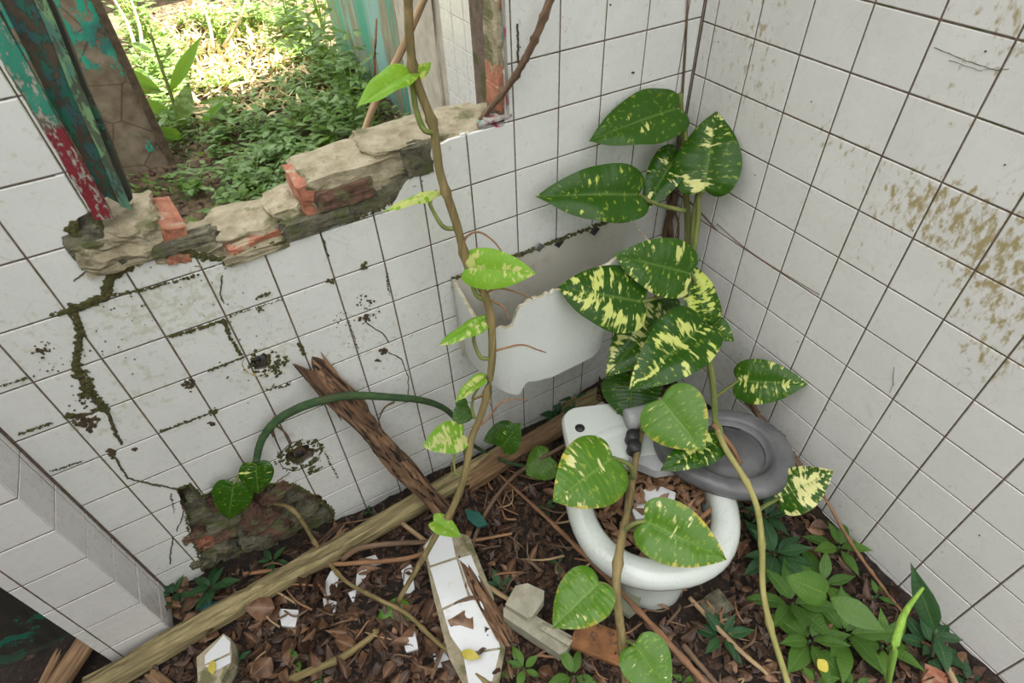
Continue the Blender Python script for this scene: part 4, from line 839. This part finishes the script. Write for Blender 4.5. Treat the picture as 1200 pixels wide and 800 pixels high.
pleaf(corner, (828,376), (860,398), 28, 13.0, 12.7, .34, mi=1)
pleaf(corner, (740,438), (738,492), 70, 13.4, 13.0, .20, mi=2, roll=.1, pet=[(790,420,13.9),(762,425,13.7)], petr=.05)
pleaf(corner, (800,360), (765,395), 50, 13.9, 13.7, .15, mi=1)
pleaf(corner, (865,446), (944,449), 54, 13.3, 12.4, .48, mi=0, roll=.1, pet=[(834,468,13.4),(845,460,13.4)], petr=.045)
pleaf(corner, (912,584), (974,550), 54, 11.7, 11.2, .66, mi=2, roll=-.2, pet=[(888,598,10.97),(897,592,11.4)], petr=.045)
pleaf(corner, (842,516), (777,546), 42, 11.75, 11.3, .52, mi=0, roll=.2, pet=[(838,490,12.05),(845,504,11.85)], petr=.045)
tube('stem', [V(tD(px, py, d)) for px, py, d in [(828,405,13.1),(834,440,12.9),(837,470,12.4),(838,498,11.95)]], [.08*T, .075*T, .06*T], M_stem, corner, 8, None, .04)
tube('stem', [V(tD(px, py, min(d, depth(onfloor(px, py, .05))-.3))) for px, py, d in [(838,498,11.95),(850,525,11.5),(875,565,11.05),(888,598,10.95),(893,640,11.0),(894,690,10.95),(903,735,10.8),(925,806,10.2)]], [.06*T, .055*T, .055*T, .055*T], M_stempale, corner, 8, None, .05, 9)
# ---- the pothos whose brown stem rises from the litter in front of the bowl
bowlp = empty('pothos_vine', V(onfloor(735,800)), 'pothos with brown upright stem and broad bright leaves in front of toilet bowl', 'plant')
tube('stem', [V(tD(px, py, d)) for px, py, d in [(752,500,12.9),(745,540,12.2),(735,600,11.2),(727,640,10.6),(722,690,10.2),(729,750,10.0),(734,812,9.9)]], [.06*T, .07*T, .08*T, .075*T, .07*T], M_stembrown, bowlp, 9, None, .05, 8)
pleaf(bowlp, (775,468), (824,527), 80, 11.7, 11.2, .24, M_leafbright, 0, roll=.1, pet=[(752,505,12.6),(758,480,12.3)], petr=.05, scorch=.9)
pleaf(bowlp, (718,536), (652,586), 86, 11.1, 10.4, .40, M_leafbright, 2, roll=-.15, pet=[(742,560,11.7),(738,545,11.4)], petr=.05, scorch=1.0)
pleaf(bowlp, (757,610), (852,656), 74, 10.5, 9.9, .34, M_leafbright, 1, roll=.1, pet=[(732,622,10.8),(742,614,10.6)], petr=.045, scorch=1.0)
pleaf(bowlp, (702,683), (648,733), 66, 9.9, 9.5, .10, M_leafbright, 3, roll=.1, pet=[(723,700,10.2),(713,687,10.0)], petr=.04, scorch=.6)
pleaf(bowlp, (744,756), (786,812), 62, 9.7, 9.3, .16, M_leafbright, 1, pet=[(731,752,10.0),(737,752,9.9)], petr=.04)
# ---- the vine hanging in front of the window down to the floor
hang = empty('pothos_vine', V(onfloor(465,707)), 'slender pothos vine hanging in front of the broken window down to the floor', 'plant')
hd = lambda py: 8.0+(fd(465,707,.1)-8.0)*max(-.1, py/707.0)
tube('stem', [V(tD(px, py, hd(py))) for px, py in [(478,-12),(480,40),(484,80),(494,112),(508,150),(515,200),(526,235),(537,269),(549,314),(571,352),(577,400),(574,445),(564,485),(552,516),(543,562),(528,600),(514,622),(498,650),(485,672),(465,707)]], [.066*T]*2+[.072*T]*6+[.062*T, .055*T], M_stembrown, hang, 9, 90, .04, 9)
pleaf(hang, (480,86), (418,112), 36, hd(86), hd(86)-.5, .34, M_leafbacklit, 1, roll=.5, pet=[(509,155,hd(155)),(497,152,hd(150)-.1),(488,130,hd(130)),(484,105,hd(105))], petr=.05)
pleaf(hang, (486,92), (507,69), 15, hd(92), hd(80)+.3, .55, M_leafbacklit, 0)
pleaf(hang, (512,224), (449,240), 20, hd(225)+.2, hd(235)-.5, .75, M_leafbacklit, 2, roll=.9, pet=[(534,268,hd(268)),(520,266,hd(266)),(509,250,hd(250)),(504,236,hd(236))], petr=.04)
pleaf(hang, (548,313), (625,319), 49, hd(313)-.1, hd(313)-.5, .44, M_leafbacklit, 0, roll=.1, pet=[(570,352,hd(350)),(558,345,hd(345)),(551,325,hd(325))], petr=.045)
pleaf(hang, (573,371), (512,400), 27, hd(380)+.1, hd(390)-.5, .55, M_leafbacklit, 2, roll=.6, pet=[(573,420,hd(420)),(563,418,hd(418)),(555,398,hd(398)),(560,385,hd(385))], petr=.04)
pleaf(hang, (569,442), (530,466), 20, hd(445)+.1, hd(460)-.3, .60, M_leafbacklit, 1, roll=.6, pet=[(556,490,hd(490)),(553,478,hd(478)),(556,462,hd(460))], petr=.035)
pleaf(hang, (543,508), (497,521), 40, hd(510)+.1, hd(515)-.4, .60, M_leafbacklit, 0, roll=.1, pet=[(540,556,hd(556)),(533,552,hd(552)),(533,530,hd(530))], petr=.03)
pleaf(hang, (549,478), (531,496), 24, hd(480)+.5, hd(480)+.3, .1, M_leaf, 0); pleaf(hang, (548,474), (534,478), 20, hd(475)+.6, hd(475)+.5, .1, M_leaf, 2)
pleaf(hang, (508,610), (540,626), 24, hd(612)-.1, hd(620)-.3, .40, M_leafbacklit, 1, roll=-.2)
pleaf(hang, (478,719), (437,731), 42, hd(715)-.2, hd(720)-.35, .15, M_leafbright, 2, pet=[(470,708,hd(707)-.05),(478,712,hd(712)-.1)], petr=.03)
pleaf(hang, (588,524), (608,497), 34, 14.2, 13.9, .1, M_leaf, 0); pleaf(hang, (600,503), (566,516), 28, 14.4, 14.3, .1, M_leaf, 0)
for pxs, in [([(540,292),(548,276),(562,272),(578,282),(592,300)],), ([(566,350),(575,340),(590,338),(610,344),(624,350)],), ([(576,413),(590,408),(612,404),(628,409),(640,413)],), ([(553,505),(570,492),(590,470),(620,468)],), ([(556,468),(568,462),(575,475)],), ([(576,352),(590,360),(597,375)],)]:
    tube('aerial_root', [V(tD(px, py, hd(py)-.05*i*(1 if i < 2 else .5))) for i, (px, py) in enumerate(pxs)], [.025*T, .02*T, .012*T], M_redtwig, hang, 5, 16, .15)
# ---- stem crawling out of the hole in the wall
crawl = tube('crawling_stem', [V(p) for p in [tuple(tA(316, 588, .1)), tuple(tA(345, 599, -.5)), onfloor(372,640,.5), onfloor(402,678,.35), onfloor(440,700,.4), onfloor(475,718,.35), onfloor(512,752,.3), onfloor(578,806,.3)]], [.045*T, .05*T, .047*T, .047*T, .052*T], M_stembrown, None, 8, 60, .05, 8)
tag(crawl, 'olive brown stem creeping out of the wall hole across the leaf litter', 'stem')
# ---- dark green runner arching along the back wall
arc = empty('pothos_runner', W(-10.5, -.3, -6), 'dark green pothos runner arching along the tiled wall over the rotten plank', 'plant')
tube('stem', [V(tA(px, py, y)) for px, py, y in [(534,490,-.5),(520,478,-.5),(495,469,-.55),(455,465,-.6),(415,463,-.6),(385,467,-.65),(350,478,-.45),(322,495,-.3),(306,517,-.3),(300,541,-.4)]], [.065*T, .075*T, .085*T, .09*T, .085*T, .07*T], M_stemdark, arc, 9, 60, .04)
dA = lambda px, py, y: depth(tA(px, py, y))
pleaf(arc, (300,543), (302,581), 38, dA(300,541,-.45), dA(300,580,-.75), .22, M_leaf, 0)
pleaf(arc, (274,567), (267,612), 45, dA(272,567,-.4), dA(268,611,-.7), .02, M_leaf, 2, pet=[(300,545,dA(300,545,-.35)),(284,553,dA(284,553,-.3))], petr=.04)
for pxs in [[(318,497),(322,512),(330,530)], [(322,497),(335,508),(342,520)], [(380,470),(392,480),(400,492)], [(384,470),(390,476),(397,480)], [(319,496),(322,488),(332,486)], [(462,471),(450,478),(444,492)], [(316,500),(320,512)]]:
    tube('aerial_root', [V(tA(px, py, -.3+.1*i)) for i, (px, py) in enumerate(pxs)], [.03*T, .022*T, .012*T], M_twig, arc, 5, 8, .15)
# one more broad leaf on the litter
lone = empty('pothos_runner', V(onfloor(630,560)), 'dark green runner with one round leaf lying behind the thin twig near the wall', 'plant')
pleaf(lone, (646,536), (616,556), 42, fd(640,540,.7), fd(616,556,.6), .05, M_leafbright, 2)
tube('stem', [V(tD(px, py, d)) for px, py, d in [(535,505,hd(505)+.9),(560,525,fd(560,525,.8)),(590,540,fd(590,540,.6)),(622,548,fd(622,548,.5))]], [.05*T], M_stemdark, lone, 7)
# ------------------------------------------------------------------ herbs growing out of the litter
def herb(px, py, r, n, label, mat, up=.0, el=(.15, .8), lw=.42, name='herb', seed=0, big=1.0, base=None):
    rr = random.Random(seed+int(px)*7+int(py)); X = base or onfloor(px, py, .02); Bz = V(X); h = r*depth(X)/F*T
    p = empty(name, Bz, label, 'plant')
    tube('stem', [Bz-Vector((0, 0, .01)), Bz+Vector((0, 0, h*(.25+up)))], [.05*T, .03*T], M_stemdark, p, 5)
    a0 = rr.uniform(0, 6.28)
    for i in range(n):
        a = a0+i*2.4+rr.uniform(-.2, .2); ee = el[0]+(el[1]-el[0])*(i/n)+rr.uniform(-.1, .1); L = h*rr.uniform(.75, 1.05)*(1-.25*i/n)*big
        d = Vector((math.cos(a)*math.cos(ee), math.sin(a)*math.cos(ee), math.sin(ee))); P0 = Bz+Vector((0, 0, h*(.1+(.2+up)*i/n)))+d*h*.1; P1 = P0+d*L
        leaf_at(p, P0, P1, L*lw*rr.uniform(.85, 1.15), Vector((0, 0, 1)), LANCES[rr.randrange(3)], mat, .0)
    return p
for px, py, r, n, lab, mt in [(207,700,30,9,'bushy dark green herb in the angle between pier and wall',M_herbdark), (252,690,30,8,'dark green herb growing above the mossy beam beside the pier plant',M_herbdark), (321,660,24,6,'small dark herb growing at the foot of the wall hole',M_herbdark), (586,690,22,6,'small bluish herb above the concrete fragment',M_herbdark), (614,785,27,6,'small green herb at the bottom edge left of the broad-leaved one',M_herb), (672,795,40,5,'broad-leaved light herb at the bottom edge below the concrete fragment',M_herb),
    (655,492,34,9,'dark green herb growing under the broken cistern beside the brown timber',M_herbdark), (672,470,26,6,'small herb by the wall under the right part of the cistern',M_herbdark), (585,490,28,6,'dark herb half hidden behind the hanging vine below the cistern',M_herbdark), (640,512,18,5,'tiny herb in front of the cistern herb near the twig',M_herb), (845,748,38,9,'compact rosette herb right of the toilet foot',M_herbdark), (905,655,48,12,'dense dark herb behind the yellow stem right of the toilet',M_herbdark), (895,610,34,7,'dark herb just below the variegated leaf by the right wall',M_herbdark), (925,712,55,9,'pale green herb with long leaves in the middle of the right clump',M_herb),
    (985,748,60,11,'largest light green herb of the clump in the right corner of the floor',M_herb), (960,690,50,9,'glossy green herb at the back of the right clump',M_herb), (945,755,52,9,'green herb at the front of the right clump beside the yellow stem',M_herb), (1030,760,46,7,'herb with drooping leaves at the right end of the clump',M_herb), (980,645,40,7,'upright green herb at the back beside the right tiled wall',M_herb), (1085,760,42,8,'dark herb against the right tiled wall behind the bent green stem',M_herbdark), (955,800,26,5,'small herb at the bottom edge below the right clump',M_herb), (1025,700,22,4,'single sprig between right clump and tiled wall',M_herb), (1000,805,24,5,'small green herb at the bottom edge left of the bent green stem',M_herb),
    (352,775,22,4,'small sprig with three leaves in the litter left of the olive stem',M_herb), (280,775,18,4,'tiny herb beside the tiled wall fragment below the beam',M_herbdark), (640,595,16,4,'tiny herb in the litter left of the toilet rim',M_herbdark), (655,662,14,3,'tiny sprig beside the glossy heart leaf',M_herbdark), (745,705,12,3,'tiny sprig at the foot of the bowl',M_herbdark), (870,600,20,4,'dark sprig squeezed between toilet rim and right wall',M_herbdark), (800,800,20,4,'small sprig at the bottom edge right of the brown stem',M_herb), (556,560,16,4,'small dark sprig beside the lower end of the rotten plank',M_herbdark), (433,600,12,3,'small dark sprig at the foot of the white wall above the beam',M_herbdark), (1130,800,26,5,'small herb in the bottom corner at the right wall',M_herbdark), (375,798,12,3,'tiny yellow-green sprig at the bottom edge',M_herb)]:
    herb(px, py, r, n, lab, mt)
sp1 = empty('broad_sprig', V(onfloor(1080,750)), 'tall pointed dark leaf standing against the right tiled wall', 'plant')
leaf_at(sp1, V(tD(1096,738,9.2)), V(tD(1074,678,8.7)), 25*9/F*T, (W(*CAM)-V(tD(1085,710,9))), LANCES[0], M_herbdark); leaf_at(sp1, V(tD(1100,745,9.2)), V(tD(1128,748,9.0)), 12*9/F*T, Vector((0, -.3, 1)), LANCES[1], M_herbdark); leaf_at(sp1, V(tD(1098,748,9.2)), V(tD(1116,782,8.8)), 20*9/F*T, Vector((-.3, -.5, 1)), LANCES[1], M_herbdark)
tube('stem', [V(onfloor(1092,770)), V(tD(1096,738,9.2))], [.04*T], M_stemdark, sp1, 6)
st = tube('bent_stem', [V(onfloor(1040,805)), V(tD(1046,770,9.0)), V(tD(1054,735,8.9)), V(tD(1062,715,8.85)), V(tD(1082,688,8.8))], [.045*T, .055*T, .06*T, .045*T, .02*T], M_fresh, None, 9, 20); tag(st, 'bright green bent stem rising beside the right tiled wall', 'stem')
big = empty('broad_sprig', V(onfloor(950,690)), 'broad wrinkled green leaf in the back of the right clump', 'plant')
leaf_at(big, V(tD(968,695,10.4)), V(tD(925,678,10.2)), 38*10/F*T, Vector((-.3, -.6, 1)), HEARTS[2], M_herb); leaf_at(big, V(tD(972,700,10.3)), V(tD(1037,738,9.7)), 30*10/F*T, Vector((-.3, -.6, 1)), LANCES[0], M_herb)
# ------------------------------------------------------------------ dead leaves: the largest as things, the rest as litter
DEAD = [leaf_mesh('dead_leaf', LANCE, LMID, 50+k, 2, fold=f, droop=d, wave=.05, curlside=c_) for k, (f, d, c_) in enumerate([(.5, .3, .3), (-.3, -.3, .3), (.7, .5, .1), (.2, -.5, .5), (.9, .1, -.3)])]
for me in DEAD: me.materials.append(M_dead)
def floor_ok(x, y):
    if x > -.35 or y > -.3: return False
    if y > -1.3 and x < -13.7: return False
    d = Vector((x, y, 0))-Vector((TC.x, TC.y, 0)); a, p = d.dot(ax), d.dot(pp)
    return (a/1.95)**2+(p/1.8)**2 > 1 and not (-2.4 < a < -1 and abs(p) < 1.5)
def fnormal(x, y): e_ = .1; return Vector((-(H(x+e_, y)-H(x-e_, y))/(2*e_), -(H(x, y+e_)-H(x, y-e_))/(2*e_), 1)).normalized()
cnt = 0
while cnt < 290:
    px, py = rnd.choice([(rnd.uniform(120,620), rnd.uniform(610,805)), (rnd.uniform(230,560), rnd.uniform(690,805)), (rnd.uniform(540,900), rnd.uniform(540,805)), (rnd.uniform(800,1130), rnd.uniform(560,805))])
    X = onfloor(px, py, .06)
    if not floor_ok(X[0], X[1]): continue
    if 505 < px < 575 and 620 < py < 770 and rnd.random() < .8: continue
    a = rnd.uniform(0, 6.28); nr = (fnormal(X[0], X[1])+Vector((rnd.gauss(0, .25), rnd.gauss(0, .25), 0))).normalized(); t1 = Vector((math.cos(a), math.sin(a), 0)); t1 = (t1-nr*t1.dot(nr)).normalized(); L = rnd.uniform(.24, .52)*T*(1.25 if py > 680 and px < 600 else 1)
    P0 = V(X)+Vector((0, 0, rnd.uniform(.0, .010))); o = leaf_at(None, P0, P0+t1*L, L*rnd.uniform(.4, .62), nr, DEAD[rnd.randrange(5)], M_dead, 0, 'dead_leaf', rnd.uniform(.8, 1.5))
    tag(o, 'curled brown dead leaf lying in the litter of the floor', 'leaf', 'dead leaves on the floor'); cnt += 1
for px, py, tx, ty, w, lab in [(322,712,288,712,30,'large oval tan dead leaf lying below the mossy beam'), (510,700,498,735,24,'large reddish brown curled leaf on the left edge of the tile slab'), (555,735,528,728,34,'large wrinkled brown leaf on the tile slab'), (318,770,295,795,26,'large dark brown leaf at the bottom near the sprig')]:
    P0, P1 = V(onfloor(px, py, .35)), V(onfloor(tx, ty, .35)); tag(leaf_at(None, P0, P1, w*12.5/F*T, Vector((-.1, -.3, 1)), DEAD[1], M_dead, 0, 'dead_leaf'), lab, 'leaf')
for px, py, tx, ty, w, lab in [(250,790,246,770,9,'yellow leaf standing on the broken wall fragment'), (540,764,562,770,12,'yellow-green fallen leaf at the lower end of the tile slab'), (958,772,972,788,13,'small yellow leaf at the bottom below the right clump')]:
    P0, P1 = V(onfloor(px, py, .5)), V(onfloor(tx, ty, .5)); tag(leaf_at(None, P0, P1, w*12/F*T, Vector((-.1, -.3, 1)), LANCES[0], simple('yellow_leaf', (.45, .36, .03), (.5, .42, .06), 30, .5), 0, 'fallen_leaf'), lab, 'leaf')
def scatter(name, n, region, mat, lmin, lmax, hoff, zf, ok, label=None, cat=None, upright=.3, narrow=.5, cells=None):
    vs, fs, uv = [], [], []; k = 0
    while k < n:
        x, y = rnd.uniform(region[0], region[1]), rnd.uniform(region[2], region[3])
        if not ok(x, y): k += 1 if rnd.random() < .02 else 0; continue
        p = W(x, y, zf(x, y)+rnd.uniform(0, hoff)); a = rnd.uniform(0, 6.28); el = rnd.gauss(.05, upright); d = Vector((math.cos(a)*math.cos(el), math.sin(a)*math.cos(el), math.sin(el))); sd2 = Vector((-math.sin(a), math.cos(a), rnd.gauss(0, .3))).normalized(); L = rnd.uniform(lmin, lmax)*T; w = L*rnd.uniform(.25, narrow); upv = d.cross(sd2)*L*rnd.uniform(-.25, .15)
        i0 = len(vs); vs += [p, p+d*L*.45+sd2*w*.5, p+d*L*.45-sd2*w*.5, p+d*L+upv, p+d*L*.45-upv*.4]; uv += [(0, .5), (.45, 1), (.45, 0), (1, .5), (.45, .5)]; fs += [(i0, i0+1, i0+4), (i0, i0+4, i0+2), (i0+1, i0+3, i0+4), (i0+4, i0+3, i0+2)]; k += 1
    o = stuff(link(name, mesh(name, vs, fs, False, uv), mat))
    if label: tag(o, label, cat)
    return o
scatter('leaf_litter', 9000, (-16, -.1, -11, -.1), M_litter, .10, .38, .10, H, floor_ok, 'layer of broken dead leaves and bits covering the floor', 'litter', .35, .6)
scatter('dead_leaf_bits', 2600, (-15, -.1, -11, -.1), M_dead, .15, .4, .14, H, floor_ok, 'scattered curled leaf bits among the floor litter', 'litter', .4, .6)
vs = []
scatter('bowl_litter', 420, (TC.x-1.4, TC.x+1.4, TC.y-1.4, TC.y+1.4), M_dead, .2, .5, .2, lambda x, y: -7.52, lambda x, y: ((Vector((x, y, 0))-cx).dot(ax)/1.25)**2+((Vector((x, y, 0))-cx).dot(pp)/1.1)**2 < 1, 'dead leaves and bits filling the toilet bowl', 'litter', .4, .6)
def hsc(x, y): return y > .1
# ------------------------------------------------------------------ the courtyard behind the window
def okout(x, y): return -25 < x < -.2 and not (x < -10.9 and y > 19.8) and y > 1.6
sunny = lambda x, y: math.exp(-((x+5.8)/3.5)**2-((y-31)/9)**2)
scatter('courtyard_litter', 5000, (-16, -.2, 8, 46), M_litter, .2, .6, .1, Hout, okout, 'dry leaf litter on the courtyard ground behind the window', 'litter', .3, .5)
scatter('courtyard_weeds', 4200, (-14, -.3, 10, 40), M_weed, .25, .62, .5, Hout, lambda x, y: okout(x, y) and rnd.random() < (.2 if x < -9.2 and 13 < y < 21 else .25 if sunny(x, y) > .3 else .8) and mnoise.noise(Vector((x*.35, y*.35, 1.5))) > -.2, 'carpet of small green weed leaves on the courtyard ground', 'weeds', .35, .55)
scatter('dry_grass', 1500, (-9.5, -1.5, 22, 44), M_straw, .5, 1.3, .5, Hout, lambda x, y: rnd.random() < sunny(x, y)*1.5, 'dry straw-coloured grass in the sunlit patch of the courtyard', 'grass', .6, .12)
def weed_mesh(seed, n, lw, hgt, spread, lmin, lmax):
    rr = random.Random(seed); vs, fs, uv = [], [], []
    for s in range(max(2, n//7)):
        a = rr.uniform(0, 6.28); top = Vector((math.cos(a)*spread*rr.uniform(.2, 1), math.sin(a)*spread*rr.uniform(.2, 1), hgt*rr.uniform(.5, 1)))
        sd2 = Vector((-math.sin(a), math.cos(a), 0))*.006; i0 = len(vs); vs += [sd2, -sd2, top]; uv += [(0, .5)]*3; fs.append((i0, i0+1, i0+2))
        for q in range(7):
            f = .3+.7*q/6; p = top*f; b = q*2.5+a; el = rr.uniform(-.1, .6); d = Vector((math.cos(b)*math.cos(el), math.sin(b)*math.cos(el), math.sin(el))); side = Vector((-math.sin(b), math.cos(b), 0)); L = rr.uniform(lmin, lmax); w = L*lw; nrm = side.cross(d)*-1
            i0 = len(vs); vs += [p, p+d*L*.3+side*w*.42-nrm*L*.04, p+d*L*.3-side*w*.42-nrm*L*.04, p+d*L*.65+side*w*.4-nrm*L*.06, p+d*L*.65-side*w*.4-nrm*L*.06, p+d*L-Vector((0, 0, L*.2)), p+d*L*.3, p+d*L*.65-Vector((0, 0, L*.03))]
            uv += [(0, .5), (.3, 1), (.3, 0), (.65, 1), (.65, 0), (1, .5), (.3, .5), (.65, .5)]
            fs += [(i0, i0+1, i0+6), (i0, i0+6, i0+2), (i0+1, i0+3, i0+7, i0+6), (i0+6, i0+7, i0+4, i0+2), (i0+3, i0+5, i0+7), (i0+7, i0+5, i0+4)]
    return mesh('courtyard_weed', vs, fs, True, uv)
WEEDS = [weed_mesh(k, 28, .5, .13, .10, .040, .065) for k in range(4)]
SHRUBS = [weed_mesh(10+k, 63, .45, .42, .20, .06, .10) for k in range(3)]
for me in WEEDS+SHRUBS: me.materials.append(M_weed)
k = 0; tries = 0
while k < 170 and tries < 6000:
    tries += 1
    x, y = rnd.uniform(-13.5, -.6), rnd.uniform(11, 40)
    if not okout(x, y) or rnd.random() < .75*sunny(x, y): continue
    if x < -9.0 and 13 < y < 22 and rnd.random() < .8: continue
    o = link('courtyard_weed', WEEDS[k % 4], None, None, Matrix.Translation(W(x, y, Hout(x, y))) @ Matrix.Rotation(rnd.uniform(0, 6.28), 4, 'Z') @ Matrix.Scale(rnd.uniform(.7, 1.35), 4))
    tag(o, 'low green leafy weed growing on the courtyard ground behind the window', 'plant', 'low weeds in the courtyard'); k += 1
for k, (px, py, s, lab) in enumerate([(418,120,1.0,'dark leafy shrub at the foot of the blue-green wall'), (395,95,1.1,'tall leafy shrub beside the far end of the blue-green wall'), (372,70,1.2,'leafy shrub between the sunny patch and the blue-green wall'), (360,140,.8,'green shrub behind the large masonry chunk'), (385,160,.75,'low shrub right behind the top of the masonry chunk'), (345,40,1.3,'yellow-green shrub at the top right of the courtyard'), (380,25,1.4,'dark shrub at the top by the blue-green wall'), (300,25,1.2,'sunlit shrub at the top of the courtyard behind the dry grass'), (265,45,1.0,'sunlit bush behind the dry grass left of the centre'), (180,40,1.1,'bright yellow-green shrub beside the green painted wall'), (165,30,.9,'pale shrub rising along the corner board of the green painted wall'), (430,150,.7,'shrub behind the pale tan stick')]):
    X = tZ(px, py+15, -8.6); o = link('shrub', SHRUBS[k % 3], None, None, Matrix.Translation(W(X[0], X[1], Hout(X[0], X[1]))) @ Matrix.Rotation(k*1.3, 4, 'Z') @ Matrix.Scale(s, 4)); tag(o, lab, 'shrub', 'courtyard shrubs')
gin = empty('ginger_plant', V(tZ(214,152,-8.5)), 'tall ginger-like plant with long lance leaves in the courtyard', 'plant')
G0 = 28.0
tube('stem', [V(tZ(214,152,-8.5)), V(tD(200,110,G0)), V(tD(186,70,G0-.5)), V(tD(176,38,G0-1))], [.10*T, .08*T, .05*T], M_stem, gin, 6)
for b, t_, w, dd, mt in [((190,107),(114,68),15,-2.0,M_ginger), ((192,108),(137,101),9,-1.0,M_weed), ((200,130),(143,116),15,-1.5,M_ginger), ((181,62),(145,45),10,.3,M_weed), ((199,108),(233,43),14,-1.0,M_ginger), ((211,148),(221,94),20,-.4,M_weed), ((215,160),(181,152),14,-2.5,M_ginger), ((234,146),(262,118),8,-.5,M_ginger), ((178,95),(150,73),9,.5,M_weed), ((232,122),(266,113),6,-.2,M_weed), ((192,70),(213,40),7,1,M_weed)]:
    P0, P1 = V(tD(*b, G0)), V(tD(*t_, G0+dd)); leaf_at(gin, P0, P1, w*G0/F*T, (W(*CAM)-P0)+Vector((0, 0, .6)), LANCES[0], mt)
for px0, py0, px1, py1, lab in [(160,60,128,-10,'pale reed blade beside the corner board'), (168,70,150,-10,'thin sunlit reed blade left of the ginger plant'), (250,60,232,-5,'dry stalk at the top of the sunny patch'), (262,55,290,-5,'dry stalk leaning right at the top of the sunny patch')]:
    s_ = tube('dry_stalk', [V(tD(px0, py0, 34)), V(tD((px0+px1)/2+4, (py0+py1)/2, 34)), V(tD(px1, py1, 34))], [.12*T, .05*T], M_straw, None, 5, 8); tag(s_, lab, 'stalk')
s_ = tube('thin_stalk', [V(tZ(440,118,-8.3)), V(tD(439,80,25)), V(tD(441,22,24.5))], [.07*T, .05*T], M_redtwig, None, 5, 8); tag(s_, 'thin reddish stalk standing against the blue-green wall', 'stalk')
